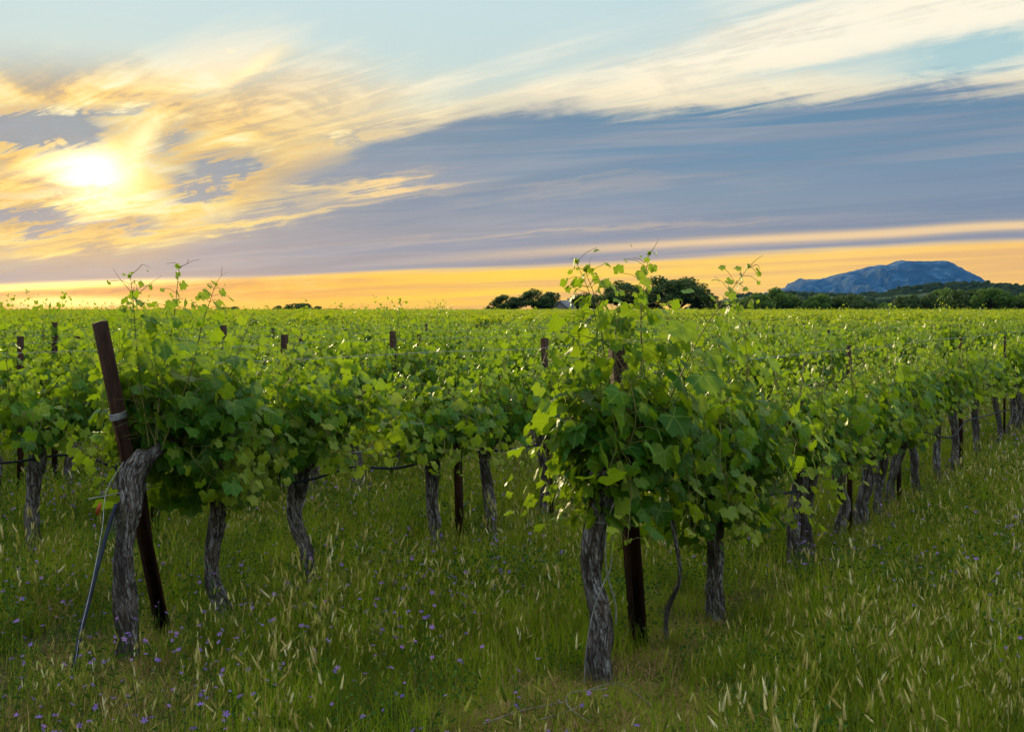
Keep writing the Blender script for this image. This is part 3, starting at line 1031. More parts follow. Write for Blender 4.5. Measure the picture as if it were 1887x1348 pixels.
# --- left-hand row
hero(1, 236, 648, 'grey twisting grapevine trunk in front of the leaning steel post', 31,
     trunk_px=[(238, 1222), (234, 1150), (229, 1060), (231, 990), (241, 930), (248, 880), (270, 836)], radius=.053, shoots=18, wl=-.08, wr=.54, top=1.42, low=.70, leaf=.125, droop=.40, clip=True, arms=(1,),
     extra_px=[dict(px=[(285, 820), (300, 690), (318, 600), (325, 545), (330, 492)], s=.12, lat=.55, t=[[(330, 492), (345, 486), (356, 480), (370, 478)], [(330, 492), (322, 484), (306, 486)], [(345, 486), (347, 478), (349, 480)]]),
               dict(px=[(275, 820), (258, 700), (250, 620), (246, 560), (240, 508)], s=.108, lat=.5, t=[[(240, 508), (258, 492), (262, 487), (278, 494)], [(242, 538), (222, 515), (208, 494)], [(256, 540), (280, 520), (298, 508)]]),
               dict(px=[(300, 820), (350, 690), (372, 600), (385, 560), (398, 522)], s=.118, lat=.55, t=[[(398, 522), (408, 508), (424, 500)], [(408, 508), (409, 496), (410, 490)]]),
               dict(px=[(290, 810), (290, 700), (276, 620), (262, 560)], s=.12, lat=.7)])
hero(1, 402, 580, 'dark grapevine trunk kinked near its foot, right of the leaning steel post', 32,
     trunk_px=[(410, 1165), (410, 1120), (392, 1070), (392, 1010), (402, 950), (400, 880), (392, 845)], radius=.046, fill=170, shoots=20, wl=.46, wr=.40, top=1.44, low=.56, leaf=.128, droop=.42)
hero(1, 570, 527, 'bent grapevine trunk that leans right at its foot, third in the left row', 33,
     trunk_px=[(570, 1118), (570, 1065), (562, 1010), (544, 955), (550, 890), (566, 845)], radius=.046, shoots=19, wl=.42, wr=.36, top=1.36, low=.68, leaf=.12, droop=.40)
hero(1, 805, 455, 'straight grey grapevine trunk left of a bare brown steel stake, hose end at its head', 34,
     trunk_px=[(808, 1035), (804, 990), (796, 930), (800, 870), (795, 830)], radius=.046, shoots=15, wl=.46, wr=.34, top=1.24, low=.64, leaf=.12, droop=.42,
     extra_px=[dict(px=[(795, 840), (740, 790), (700, 780), (670, 820)], s=.115, lat=.9, age=.2), dict(px=[(795, 840), (740, 740), (690, 700), (640, 690)], s=.115, lat=.9, age=.3),
               dict(px=[(790, 840), (720, 760), (660, 770), (620, 800)], s=.11, lat=.9, age=.4)])
hero(1, 906, 420, 'grapevine trunk right of the bare brown steel stake, yellow leaves beside its crown', 35,
     trunk_px=[(905, 1000), (904, 960), (900, 900), (895, 850), (900, 820)], radius=.045, shoots=14, wl=.34, wr=.34, top=1.22, low=.64, leaf=.12, droop=.4,
     extra_px=[dict(px=[(900, 820), (880, 770), (905, 765), (930, 790), (950, 800)], s=.11, age=2.2, lat=.1)])
# --- second row back
for i, (px, dy, lb_) in enumerate([(75, 461, 'dark grapevine trunk standing alone at the far left behind the twine'),
                                   (212, 430, 'grapevine trunk hidden close behind the twisting grey one'),
                                   (345, 404, 'small grapevine trunk seen between the leaning post and the kinked trunk'),
                                   (455, 383, 'small grapevine trunk just right of the kinked one, a row behind'),
                                   (568, 357, 'pale grapevine trunk right behind the head of the bent one'),
                                   (655, 338, 'small grapevine trunk beneath the sagging hose'),
                                   (730, 320, 'faint small grapevine trunk under the end of the sagging hose')]):
    ex = [dict(px=[(70, 830), (60, 790), (90, 770), (125, 800), (160, 835)], s=.115, age=2.2, lat=.1, d=7.6)] if i == 0 else []
    hero(2, px, dy, lb_, 50 + i, radius=.048, shoots=13, wl=.36, wr=.36, top=1.27, low=.66, whisk=.32, whiskh=.52, rings=(44, 16), leaf=.118, extra_px=ex)

# --- prototypes for all the others, then copies
protos = [make_vine_meshes(100 + i, 1, dict(shoots=12, top=1.25 + .06 * (i % 3), low=.64, whisk=.26 if i < 4 else .10, whiskh=.56 if i < 4 else .3, rings=(22, 10))) for i in range(8)]
ROW_TXT = {0: 'the right row', 1: 'the left row', 2: 'the second row back', 3: 'the third row back', 4: 'the fourth row back'}
cands = []
for r in range(-1, 40):
    d = 3.0
    k = 0
    start_d = {0: 14.1, 1: 9.55, 2: 12.1}.get(r, None)
    dmin = max(5.96, (2.6 + 2.69 * (r - 1)) * .86) if r > 1 else 5.3
    if r < 0:
        continue
    dd = start_d if start_d else dmin
    rg = np.random.default_rng(900 + r)
    while dd < 60:
        x, y = row_xy(r, dd, rg.normal(0, .02))
        if -0.47 * y - .6 < x < 0.455 * y + .6 and not (rg.random() < .06):
            cands.append((math.hypot(x, y), r, x, y))
        dd += .60 * rg.uniform(.93, 1.07)
# beyond the left frame edge the near rows go on a little
cands.sort()
N_IND = 300 - len(placed) - 2
mine, rest = cands[:N_IND], cands[N_IND:]
R_IND = mine[-1][0]
mine.sort(key=lambda c: (c[1], c[3]))
cnt = {}
first = {}
for j, (dist, r, x, y) in enumerate(mine):
    k = cnt.get(r, 0)
    cnt[r] = k + 1
    grp = 'grapevines planted in rows'
    if r == 0:
        lab = f'{ordw(k)} of the small crowded grapevines at the far end of the right row'
    elif r == 1:
        lab = f'{ordw(k)} leafy grapevine beyond the trunk with yellow leaves, in the left row'
    elif r == 2:
        lab = f'{ordw(k)} grapevine beyond the sagging hose in the second row back'
    elif r <= 5:
        lab = f'{ordw(k)} grapevine from the left in the {ORD[r - 1]} row back, green crown above the nearer row'
    else:
        lab = f'sunlit leafy grapevine top in the {ORD[r - 1]} row back, trunk hidden by nearer rows'
        grp = f'grapevine tops of the {ORD[r - 1]} row back'
    rg = np.random.default_rng(5000 + j)
    pi = int(rg.integers(0, 4)) + (4 if (CX + x / y * F > 520 and rg.random() < .88) else 0)
    flip = rg.random() < .5
    rz = RZ + (PI if flip else 0)
    sc = rg.uniform(.94, 1.07)
    scl = (1.04, rg.uniform(.9, 1.1), sc)
    loc = (x, y, ground_z(x, y) - .01)
    if pi not in first:
        first[pi] = vine_thing(protos[pi], loc, rz, lab, grp)
        first[pi].scale = scl
    else:
        copy_vine(first[pi], loc, rz, scl, lab, grp)

# ------------------------------------------------------------------ geometry-node scatter (stuff only)
def scatter(name, pts, rots, scls, idx, sources, label, cat):
    """one object that instances SOURCES (meshes) on its own points"""
    col = bpy.data.collections.new(name + '_kinds')
    for i, me in enumerate(sources):
        o = bpy.data.objects.new(f'{name}_kind_{chr(97 + i)}', me)
        col.objects.link(o)
    me = bpy.data.meshes.new(name)
    n = len(pts)
    me.vertices.add(n)
    me.vertices.foreach_set('co', np.asarray(pts, np.float32).ravel())
    for k, dt, arr, f in (('rot', 'FLOAT_VECTOR', rots, 'vector'), ('scl', 'FLOAT_VECTOR', scls, 'vector')):
        a = me.attributes.new(k, dt, 'POINT')
        a.data.foreach_set(f, np.asarray(arr, np.float32).ravel())
    a = me.attributes.new('idx', 'INT', 'POINT')
    a.data.foreach_set('value', np.asarray(idx, np.int32))
    o = obj(name, me)
    ng = bpy.data.node_groups.new(name, 'GeometryNodeTree')
    ng.interface.new_socket('Geometry', in_out='INPUT', socket_type='NodeSocketGeometry')
    ng.interface.new_socket('Geometry', in_out='OUTPUT', socket_type='NodeSocketGeometry')
    N, Lk = ng.nodes, ng.links
    gi, go = N.new('NodeGroupInput'), N.new('NodeGroupOutput')
    ci = N.new('GeometryNodeCollectionInfo')
    ci.inputs['Collection'].default_value = col
    ci.inputs['Separate Children'].default_value = True
    ci.inputs['Reset Children'].default_value = True
    ip = N.new('GeometryNodeInstanceOnPoints')
    ip.inputs['Pick Instance'].default_value = True

    def na(nm, dt):
        q = N.new('GeometryNodeInputNamedAttribute')
        q.data_type = dt
        q.inputs['Name'].default_value = nm
        return q.outputs['Attribute']
    e2r = N.new('FunctionNodeEulerToRotation')
    Lk.new(na('rot', 'FLOAT_VECTOR'), e2r.inputs[0])
    Lk.new(gi.outputs[0], ip.inputs['Points'])
    Lk.new(ci.outputs[0], ip.inputs['Instance'])
    Lk.new(e2r.outputs[0], ip.inputs['Rotation'])
    Lk.new(na('scl', 'FLOAT_VECTOR'), ip.inputs['Scale'])
    Lk.new(na('idx', 'INT'), ip.inputs['Instance Index'])
    Lk.new(ip.outputs[0], go.inputs[0])
    md = o.modifiers.new('scatter', 'NODES')
    md.node_group = ng
    tag(o, label, cat, kind='stuff')
    return o


# ------------------------------------------------------------------ far rows of the vineyard as one mass
def far_crown(seed, length, n, level, size):
    rng = np.random.default_rng(seed)
    mb = MB()
    x = rng.uniform(-length / 2, length / 2, n)
    y = rng.normal(0, .16, n)
    z = .62 + rng.beta(1.6, 1.15, n) * .80
    tips = rng.random(n) < .035
    z[tips] = rng.uniform(1.38, 1.72, tips.sum())
    P = np.column_stack([x, y, z])
    Nn = np.column_stack([rng.normal(0, .5, n), np.sign(y) * .7 + rng.normal(0, .4, n), .4 + rng.normal(0, .4, n)])
    Tp = np.column_stack([rng.normal(0, .4, n), rng.normal(0, .5, n), -np.ones(n)])
    sz = np.where(tips, size * .5, size) * rng.uniform(.7, 1.2, n)
    add_leaves(mb, P, Nn, Tp, sz, np.where(tips | (z > 1.30), .6, rng.uniform(0, .35, n) ** 2), level, rng)
    return mb.mesh('far_crown', [M['leaf_far']])


def far_field():
    rng = np.random.default_rng(77)
    src = [far_crown(1, 1.5, 330, 0, .13), far_crown(2, 1.5, 330, 0, .13), far_crown(3, 1.5, 330, 0, .13),
           far_crown(4, 3.2, 330, 0, .19), far_crown(5, 3.2, 330, 0, .19), far_crown(6, 6.5, 420, 0, .26), far_crown(7, 6.5, 420, 0, .26)]
    P, R, S, I = [], [], [], []
    for r in range(0, 150):
        for lo, hi, step, ids in ((0, 75, 1.35, (0, 1, 2)), (75, 150, 3.0, (3, 4)), (150, 285, 6.1, (5, 6))):
            s = step * RDIR[1]
            d = max(lo, 2.0 + 2.69 * (r - 1) * .75)
            d = lo + math.ceil((d - lo) / s) * s
            while d < hi:
                x, y = row_xy(r, d)
                dist = math.hypot(x, y)
                if -0.62 * y - 2 < x < 0.62 * y + 2:
                    gap = (R_IND + step * .5 - .2)
                    inview = -0.47 * y - .6 < x < 0.455 * y + .6
                    if (dist > gap) or (not inview and dist > 9 and r > 0):
                        P.append((x, y, -.02 + rng.normal(0, .02)))
                        R.append((0, 0, RZ + (PI if rng.random() < .5 else 0) + rng.normal(0, .01)))
                        S.append((1, rng.uniform(.9, 1.2), rng.uniform(.94, 1.07)))
                        I.append(int(rng.choice(ids)))
                d += s
    print('far crowns', len(P))
    scatter('far_vineyard', P, R, S, I, src, 'far green vineyard rows merging into one leafy carpet up to the tree line', 'vineyard')


far_field()

# ------------------------------------------------------------------ steel posts, wires, hoses
def channel(mb, p0, p1, w, dep, th, face, mat=0):
    """open U-section steel post between two points; FACE = horizontal direction the open side looks"""
    p0, p1 = np.array(p0, float), np.array(p1, float)
    ax = unit(p1 - p0)
    f = np.array([face[0], face[1], 0.0])
    f = unit(f - ax * f.dot(ax))
    s = np.cross(ax, f)
    prof = [(-w / 2 - th * 2.2, dep), (-w / 2, dep), (-w / 2 + th * .2, th), (w / 2 - th * .2, th), (w / 2, dep), (w / 2 + th * 2.2, dep), (w / 2 + th * 2.2, dep - th), (w / 2 + th, dep - th),
            (w / 2 + th * .6, 0), (-w / 2 - th * .6, 0), (-w / 2 - th, dep - th), (-w / 2 - th * 2.2, dep - th)]
    n = len(prof)
    V = [p0 + s * a + f * b for a, b in prof] + [p1 + s * a + f * b for a, b in prof]
    tri = []
    for i in range(n):
        j = (i + 1) % n
        tri += [(i, j, n + j), (i, n + j, n + i)]
    for base, flip in ((0, False), (n, True)):
        for q in ((0, 1, 10), (0, 10, 11), (1, 2, 9), (1, 9, 10), (2, 3, 8), (2, 8, 9), (3, 4, 7), (3, 7, 8), (4, 5, 6), (4, 6, 7)):
            tri.append(tuple(base + a for a in (q if flip else q[::-1])))
    mb.tris(np.array(V), tri, mat)


def post(base, top, w, face, label, group=None, clamp=None, name='steel_post'):
    b, t = np.array(base, float), np.array(top, float)
    e = empty(name, tuple(b))
    tag(e, label, 'post', group)
    mb = MB()
    ax = unit(t - b)
    channel(mb, -ax * .15, t - b, w, w * .62, .004 + w * .02, face)
    o = obj('shaft', mb.mesh('post_shaft', [M['rust']], smooth=False), e)
    hb = MB()
    f = np.array([face[0], face[1], 0.0])
    s = np.cross(ax, unit(f))
    L = np.linalg.norm(t - b)
    for k in np.arange(.12, L - .3, .30):          # wire hooks along the flange
        c = ax * (L - k) - s * (w / 2 + .004)
        tube(hb, np.array([c, c - s * .010 + f * .006, c - s * .010 + ax * .018, c + ax * .022]), .0022, 5)
    obj('wire_hook', hb.mesh('post_hooks', [M['rust']]), e)
    if clamp:
        cb2 = MB()
        for z in clamp:
            c = ax * z
            ring = [c + s * math.cos(a) * (w / 2 + .016) + unit(f) * (math.sin(a) * (w * .42 + .012) + w * .3) for a in np.linspace(0, 2 * PI, 17)]
            for dz in (-.006, 0, .006):
                tube(cb2, np.array(ring) + ax * dz, .0038, 5)
        obj('wire_clamp', cb2.mesh('post_clamp', [M['galv']]), e)
    return e


def ppost(px, dy, top_z, w, label, lean=(0, 0), **k):
    d = H * F / dy
    x = (px - CX) / F * d
    z = ground_z(x, d)
    return post((x, d, z), (x + lean[0], d + lean[1], top_z), w, (-RDIR[1], RDIR[0]) if k.get('side') is None else k.pop('side'), label, **k)


g_posts = 'rusty steel posts along the rows'
# end posts
pb = at_px(301, 1190, 6.12)
pt = at_px(179, 593, 5.72)
post((pb[0], pb[1], 0), pt, .052, (.75, -.66), 'rusty brown steel end post leaning left over the left row with a wire clamp', clamp=[1.22, 1.235])
pb2 = at_px(291, 1150, 6.24)
pt2 = at_px(258, 975, 6.16)
post((pb2[0], pb2[1], 0), (pt2[0] - .012, pt2[1], .82), .036, (.75, -.66), 'short thinner steel stake propped against the back of the leaning end post', name='steel_stake')
pb = at_px(1172, 1196, 5.98)
pt = at_px(1130, 632, 5.80)
post((pb[0], pb[1], 0), pt, .068, (.62, -.78), 'rusty steel end post rising into the crown of the right row', clamp=[.98])
ppost(1478, 474, 1.10, .045, 'steel stake between the two dark trunks below the blue hose loop', group=g_posts)
ppost(1570, 418, 1.43, .042, 'steel post whose flat top stands clear above the right row', group=g_posts, lean=(-.005, .01))
ppost(1660, 362, 1.10, .045, 'thin steel stake beside the sixth trunk of the right row', group=g_posts)
ppost(1774, 295, 1.42, .052, 'steel post topping the right row near the right border', group=g_posts)
ppost(852, 437, 1.08, .050, 'bare brown steel stake between two grey trunks of the left row', group=g_posts, lean=(-.03, 0))
ppost(1018, 388, 1.47, .044, 'steel post standing tallest in the middle of the left row', group=g_posts, lean=(-.055, .0))
ppost(290, 415, 1.40, .048, 'thin dark steel stake behind the leaning end post', group=g_posts)
ppost(518, 365, 1.485, .048, 'steel post with a square dark top above the third trunk of the left row', group=g_posts, lean=(.045, 0))
ppost(727, 323, 1.49, .052, 'small dark steel post top right of the square-topped post', group=g_posts)
ppost(40, 350, 1.46, .040, 'steel post at the left border, its foot bare below the leaves', group=g_posts)
ppost(414, 291, 1.53, .055, 'small steel post top between the leaning post and the square-topped one', group=g_posts)
ppost(103, 335, 1.58, .038, 'dark steel post top against the sunset at the far left', group=g_posts)
k = 0
for r, dl in ((0, [15.1, 18.0]), (1, [12.9, 16.4, 20.0, 23.6, 27.4]), (2, [14.3, 17.9, 21.4, 25.1, 28.6]), (3, [16.0, 19.4, 23.2, 27.0, 30.5]), (4, [14.0, 17.4, 21.2, 25.0, 28.7]), (5, [16.5, 20.2, 24.1, 27.7]), (6, [19, 23, 27]), (7, [20.5, 25, 29])):
    nm = 'right' if r == 0 else 'left' if r == 1 else ORD[r - 1] + ' back'
    for q, d in enumerate(dl):
        x, y = row_xy(r, d)
        if -.43 * y < x < .43 * y:
            post((x, y, 0), (x + .01 * (-1) ** k, y, 1.36 + .03 * (k % 3)), .036, (-RDIR[1], RDIR[0]),
                 f'half hidden dark steel post, {ordw(q)} of the {nm} row\'s farther posts', group=g_posts)
            k += 1

# end-post anchor: blue-black rod, twine and tag
mb = MB()
P = [at_px(214, 928, 5.72), at_px(196, 985, 5.66), at_px(150, 1160, 5.45), at_px(134, 1238, 5.38)]
tube(mb, catmull(P, 20), np.linspace(.010, .012, 20), 8)
o = obj('anchor_hose', mb.mesh('anchor_hose', [M['hose']]))
tag(o, 'blue-black hose running from the twisting trunk down to the ground at the left', 'hose')
mb = MB()
P = [at_px(228, 850, 5.75), at_px(196, 905, 5.7), at_px(188, 975, 5.62), at_px(168, 1080, 5.5), at_px(148, 1165, 5.4), at_px(138, 1225, 5.35)]
tube(mb, catmull(P, 26), .0019, 5)
o = obj('anchor_wire', mb.mesh('anchor_wire', [M['galv']]))
tag(o, 'thin pale anchor wire slanting beside the blue-black hose', 'wire')
mb = MB()
P = [at_px(190, 690, 5.70), at_px(189, 800, 5.68), at_px(190, 905, 5.68)]
tube(mb, catmull(P, 12), .0018, 5)
o = obj('guide_string', mb.mesh('guide_string', [M['cane']]))
tag(o, 'thin green string hanging straight down left of the leaning post', 'string')
mb = MB()
c = at_px(181, 936, 5.64)
prof = [(-.012, -.030), (.002, -.034), (.010, -.012), (.016, .014), (.010, .032), (-.002, .016), (-.013, -.006)]
V = [c + np.array([a, 0, b]) for a, b in prof] + [c + np.array([a, .003, b]) for a, b in prof]
n = len(prof)
tri = [(0, i, i + 1) for i in range(1, n - 1)] + [(n, n + i + 1, n + i) for i in range(1, n - 1)]
for i in range(n):
    j = (i + 1) % n
    tri += [(i, n + i, n + j), (i, n + j, j)]
mb.tris(np.array(V), tri)
o = obj('wire_tag', mb.mesh('wire_tag', [M['orange']], smooth=False))
tag(o, 'small rust-red tag hanging on the anchor wire', 'tag')

# trellis wires: one thing each
for r in range(0, 6):
    for wi, (z, nm) in enumerate(((1.40, 'upper'), (.80, 'lower'))):
        d0 = {0: 5.85, 1: 5.75}.get(r, max(6.0, (2.6 + 2.69 * (r - 1)) * .84))
        pts = []
        dd = d0
        i = 0
        while dd < 34 + r:
            x, y = row_xy(r, dd)
            pts.append((x, y, z + (0.006 if i % 4 else -.01) + mnoise.noise(Vector((dd, r, wi))) * .012))
            dd += .9
            i += 1
        mb = MB()
        tube(mb, np.array(pts), .0021 if wi == 0 else .0025, 5)
        o = obj('trellis_wire', mb.mesh('trellis_wire', [M['galv']]))
        rt = {0: 'the right row', 1: 'the left row'}.get(r, f'the {ORD[r - 1]} row back')
        tag(o, f'{nm} steel trellis wire strung through {rt}', 'wire', 'trellis wires of the rows')


def hose(pts, label, r=.0085):
    mb = MB()
    tube(mb, catmull(pts, 14 * len(pts)), r, 8)
    o = obj('drip_hose', mb.mesh('drip_hose', [M['hose']]))
    tag(o, label, 'hose', 'irrigation hoses hung along the rows')


D0 = lambda px: 3740 / ((2263 - px) / 1.66)        # depth of the rows' plane at a photo column
D1 = lambda px: 3740 / ((2263 - px) / 3.229)
D2 = lambda px: 3740 / ((2263 - px) / 4.75)
hp = lambda D, l, o=-.06: [at_px(px, py, D(px) + o) for px, py in l]
hose(hp(D2, [(-220, 840), (-100, 858), (0, 853), (60, 846), (112, 838), (160, 842), (240, 870), (340, 885), (372, 886), (420, 880)], -.02), 'black hose sagging across the far left dark trunk, second row back')
hose(hp(D1, [(470, 880), (497, 888), (540, 888), (580, 881), (620, 868), (655, 859), (700, 862), (740, 861), (782, 849), (800, 840), (830, 838)]), 'black hose sagging between the bent trunk and the bare steel stake')
hose(hp(D1, [(880, 832), (915, 830), (950, 826), (985, 820), (1010, 822), (1060, 832), (1110, 828)]), 'black hose between the bare stake and the tallest middle post')
hose(hp(D0, [(1340, 925), (1400, 912), (1448, 908), (1462, 904), (1475, 890), (1486, 868)], -.10), 'blue shining hose end looped up at the dark trunk pair', r=.010)
hose(hp(D0, [(1530, 820), (1565, 834), (1590, 841), (1612, 845), (1630, 832), (1642, 812), (1660, 822), (1668, 818), (1682, 792)], -.10), 'grey hose in two arcs under the right row leaves')
hose(hp(D0, [(1684, 794), (1715, 798), (1745, 806), (1762, 798), (1780, 776), (1800, 770), (1850, 757), (1900, 748), (1960, 735)], -.10), 'grey hose arc farthest along the right row')

# twine on the first trunk of the right row and prunings on the ground
mb = MB()
for a in ([(1142, 905), (1130, 960), (1126, 1040), (1110, 1080), (1092, 1130), (1080, 1200), (1076, 1275)], [(1140, 920), (1128, 935), (1117, 985), (1118, 1050), (1134, 1110), (1135, 1150)]):
    tube(mb, catmull([at_px(p[0], p[1], 5.27) for p in a], 40), .0030, 5)
ring = [at_px(1112 + 30 * math.cos(t), 958 + 5 * math.sin(t), 5.36 - .075 * math.cos(t * 0 + t - 1.57)) for t in np.linspace(0, 2 * PI, 20)]
tube(mb, np.array(ring), .0028, 5)
o = obj('trunk_twine', mb.mesh('trunk_twine', [M['galv']]))
tag(o, 'pale blue twine looped down the peeling trunk of the right row', 'twine')

pr = [([(1120, 1268), (1075, 1272), (1048, 1278), (1044, 1295), (1060, 1312), (1088, 1330)], 5.02, .0042, 'pale curled pruned cane lying at the foot of the peeling trunk'),
      ([(890, 1333), (950, 1312), (1010, 1298), (1055, 1290)], 4.98, .0036, 'long thin pruned cane lying left of the peeling trunk'),
      ([(990, 1326), (1030, 1315), (1070, 1300)], 4.96, .003, 'short pruned cane beside the long thin one'),
      ([(1090, 1268), (1135, 1258), (1170, 1275), (1200, 1300)], 5.05, .0036, 'bent grey pruned cane right of the peeling trunk foot')]
for pts, d, r, lb_ in pr:
    P = []
    for px, py in pts:
        dd = H * F / (py - HY)
        x = (px - CX) / F * dd
        z = ground_z(x, dd) + .05
        dd = (H - z) * F / (py - HY)
        P.append(((px - CX) / F * dd, dd, z))
    mb = MB()
    tube(mb, catmull(P, 26), np.linspace(r, r * .6, 26), 7)
    o = obj('pruned_cane', mb.mesh('pruned_cane', [M['drycane']]))
    tag(o, lb_, 'pruned cane', 'pruned canes on the ground')

# ------------------------------------------------------------------ grass, weeds, flowers
def blades(mb, rng, n, rad, hmin, hmax, w, mat, bend=.5, seg=3, base=(0, 0)):
    a = rng.uniform(0, 2 * PI, n)
    rr = np.sqrt(rng.uniform(0, 1, n)) * rad
    bx, by = np.cos(a) * rr + base[0], np.sin(a) * rr + base[1]
    hh = rng.uniform(hmin, hmax, n)
    da = rng.uniform(0, 2 * PI, n)
    b = rng.uniform(.05, bend, n) * hh
    dx, dy = np.cos(da), np.sin(da)
    fa = rng.uniform(0, 2 * PI, n)
    sx, sy = np.cos(fa), np.sin(fa)
    V = []
    us = np.linspace(0, 1, seg + 1)
    for u in us[:-1]:
        ww = w * (1 - u * .55) * .5
        cx, cy, cz = bx + dx * b * u * u, by + dy * b * u * u, hh * u * (1 - .18 * u * (b / hh))
        V.append(np.column_stack([cx - sx * ww, cy - sy * ww, cz]))
        V.append(np.column_stack([cx + sx * ww, cy + sy * ww, cz]))
    V.append(np.column_stack([bx + dx * b, by + dy * b, hh * (1 - .18 * b / hh)]))
    V = np.stack(V, 1)
    m = V.shape[1]
    t = []
    for s in range(seg - 1):
        o = 2 * s
        t += [(o, o + 1, o + 3), (o, o + 3, o + 2)]
    o = 2 * (seg - 1)
    t.append((o, o + 1, o + 2))
    T = (np.array(t)[None] + (np.arange(n) * m)[:, None, None]).reshape(-1, 3)
    mb.tris(V.reshape(-1, 3), T, mat, brnd=np.repeat(rng.uniform(0, 1, n), m))
    return V[:, -1], np.column_stack([dx, dy])


def seed_heads(mb, rng, tips, dirs, mat, L=.040, w=.0086):
    for (x, y, z), (dx, dy) in zip(tips, dirs):
        l = L * rng.uniform(.7, 1.25)
        dr = rng.uniform(.0, .28) if rng.random() < .85 else rng.uniform(.3, .9)
        ax = unit(np.array([dx * dr, dy * dr, 1.0 - .5 * dr]))
        s1 = unit(np.cross(ax, [0.3, 0.9, 0.1]))
        s2 = np.cross(ax, s1)
        p = np.array([x, y, z - .01])
        rn = rng.uniform(0, 1)
        V = [p]
        for u, ww in ((.25, 1.0), (.65, .8)):
            c = p + ax * l * u + np.array([dx, dy, 0]) * l * .15 * u * u
            V += [c + s1 * w * .5 * ww, c + s2 * w * .5 * ww, c - s1 * w * .5 * ww, c - s2 * w * .5 * ww]
        V.append(p + ax * l * 1.25 + np.array([dx, dy, 0]) * l * .14)
        T = []
        for i in range(4):
            j = (i + 1) % 4
            T += [(0, 1 + j, 1 + i), (1 + i, 1 + j, 5 + j), (1 + i, 5 + j, 5 + i), (5 + i, 5 + j, 9)]
        # awns
        k = 10
        for q in range(5):
            b0 = p + ax * l * rng.uniform(.2, .9)
            dv = unit(ax + rng.normal(0, .28, 3)) * l * .8
            V += [b0 + s1 * .0009, b0 - s1 * .0009, b0 + dv]
            T.append((k, k + 1, k + 2))
            k += 3
        mb.tris(np.array(V), T, mat, brnd=np.full(len(V), rn))


def tuft(seed, kind):
    rng = np.random.default_rng(seed)
    mb = MB()
    mats = [M['blade'], M['dry'], M['seed'], M['weed'], M['petal']]
    if kind == 'green':
        blades(mb, rng, 85, .17, .10, .30, .0055, 0, .5)
        tp, dr = blades(mb, rng, 5, .17, .16, .34, .0022, 0, .25)
        seed_heads(mb, rng, tp, dr, 2)
        blades(mb, rng, 8, .17, .15, .32, .004, 1, .8)
    elif kind == 'low':
        blades(mb, rng, 80, .18, .05, .17, .0060, 0, 1.0)
        add_weed(mb, rng, 26, .17, .03, .12)
    elif kind == 'barley':
        blades(mb, rng, 55, .17, .10, .27, .0050, 0, .6)
        tp, dr = blades(mb, rng, 16, .17, .16, .38, .0022, 0, .22)
        seed_heads(mb, rng, tp, dr, 2)
    elif kind == 'dry':
        blades(mb, rng, 45, .17, .06, .20, .0045, 1, 1.3)
        blades(mb, rng, 35, .17, .06, .20, .0050, 0, 1.0)
        tp, dr = blades(mb, rng, 4, .16, .16, .28, .0022, 1, .5)
        seed_heads(mb, rng, tp, dr, 2, .05, .008)
    elif kind == 'weed':
        blades(mb, rng, 35, .17, .08, .22, .0045, 0, .8)
        add_weed(mb, rng, 90, .16, .04, .22)
    elif kind == 'straw':
        blades(mb, rng, 60, .14, .02, .07, .0035, 1, 4.0)
        blades(mb, rng, 12, .14, .03, .12, .0045, 0, 1.2)
    return mb.mesh('tuft', mats, smooth=False)


def add_weed(mb, rng, n, rad, z0, z1):
    a = rng.uniform(0, 2 * PI, n)
    rr = np.sqrt(rng.uniform(0, 1, n)) * rad
    P = np.column_stack([np.cos(a) * rr, np.sin(a) * rr, rng.uniform(z0, z1, n)])
    for p in P:
        u = unit(rng.normal(0, 1, 3) + (0, 0, .9))
        s = unit(np.cross(u, rng.normal(0, 1, 3)))
        t = np.cross(u, s)
        l, w = rng.uniform(.012, .026), rng.uniform(.005, .010)
        V = np.array([p, p + t * l * .5 + s * w, p + t * l, p + t * l * .5 - s * w])
        mb.tris(V, [(0, 1, 2), (0, 2, 3)], 3, brnd=np.full(4, rng.uniform(0, 1)))


def flower(seed):
    rng = np.random.default_rng(seed)
    mb = MB()
    mats = [M['blade'], M['weed'], M['petal']]
    for q in range(rng.integers(2, 5)):
        bx, by = rng.normal(0, .03, 2)
        hgt = rng.uniform(.16, .34)
        top = np.array([bx + rng.normal(0, .05), by + rng.normal(0, .05), hgt])
        P = catmull([(bx, by, 0), ((bx + top[0]) / 2 + rng.normal(0, .012), (by + top[1]) / 2, hgt * .55), top], 5)
        tube(mb, P, .0012, 3, mat=1, cap=False, brnd=.5)
        u = unit(np.array([rng.normal(0, .5), rng.normal(0, .5) - .35, 1.0]))
        s = unit(np.cross(u, [1, .2, 0]))
        t = np.cross(u, s)
        R = rng.uniform(.006, .0110)
        rn = rng.uniform(0, 1)
        V, T = [top], []
        for i in range(5):
            a = i * 2 * PI / 5
            for da, r_ in ((-.42, .75), (0, 1.15), (.42, .75)):
                V.append(top + (s * math.cos(a + da) + t * math.sin(a + da)) * R * r_ + u * R * .35)
            k = 1 + i * 3
            T += [(0, k, k + 1), (0, k + 1, k + 2)]
        mb.tris(np.array(V), T, 2, brnd=np.full(len(V), rn))
        for w_ in range(4):
            p = P[rng.integers(1, 4)]
            s2 = unit(np.append(rng.normal(0, 1, 2), .5))
            V = np.array([p, p + s2 * .02 + (0, 0, .004), p + s2 * .034, p + s2 * .02 - (0, 0, .006)])
            mb.tris(V, [(0, 1, 2), (0, 2, 3)], 1, brnd=np.full(4, rng.uniform(0, 1)))
    return mb.mesh('flower', mats, smooth=False)


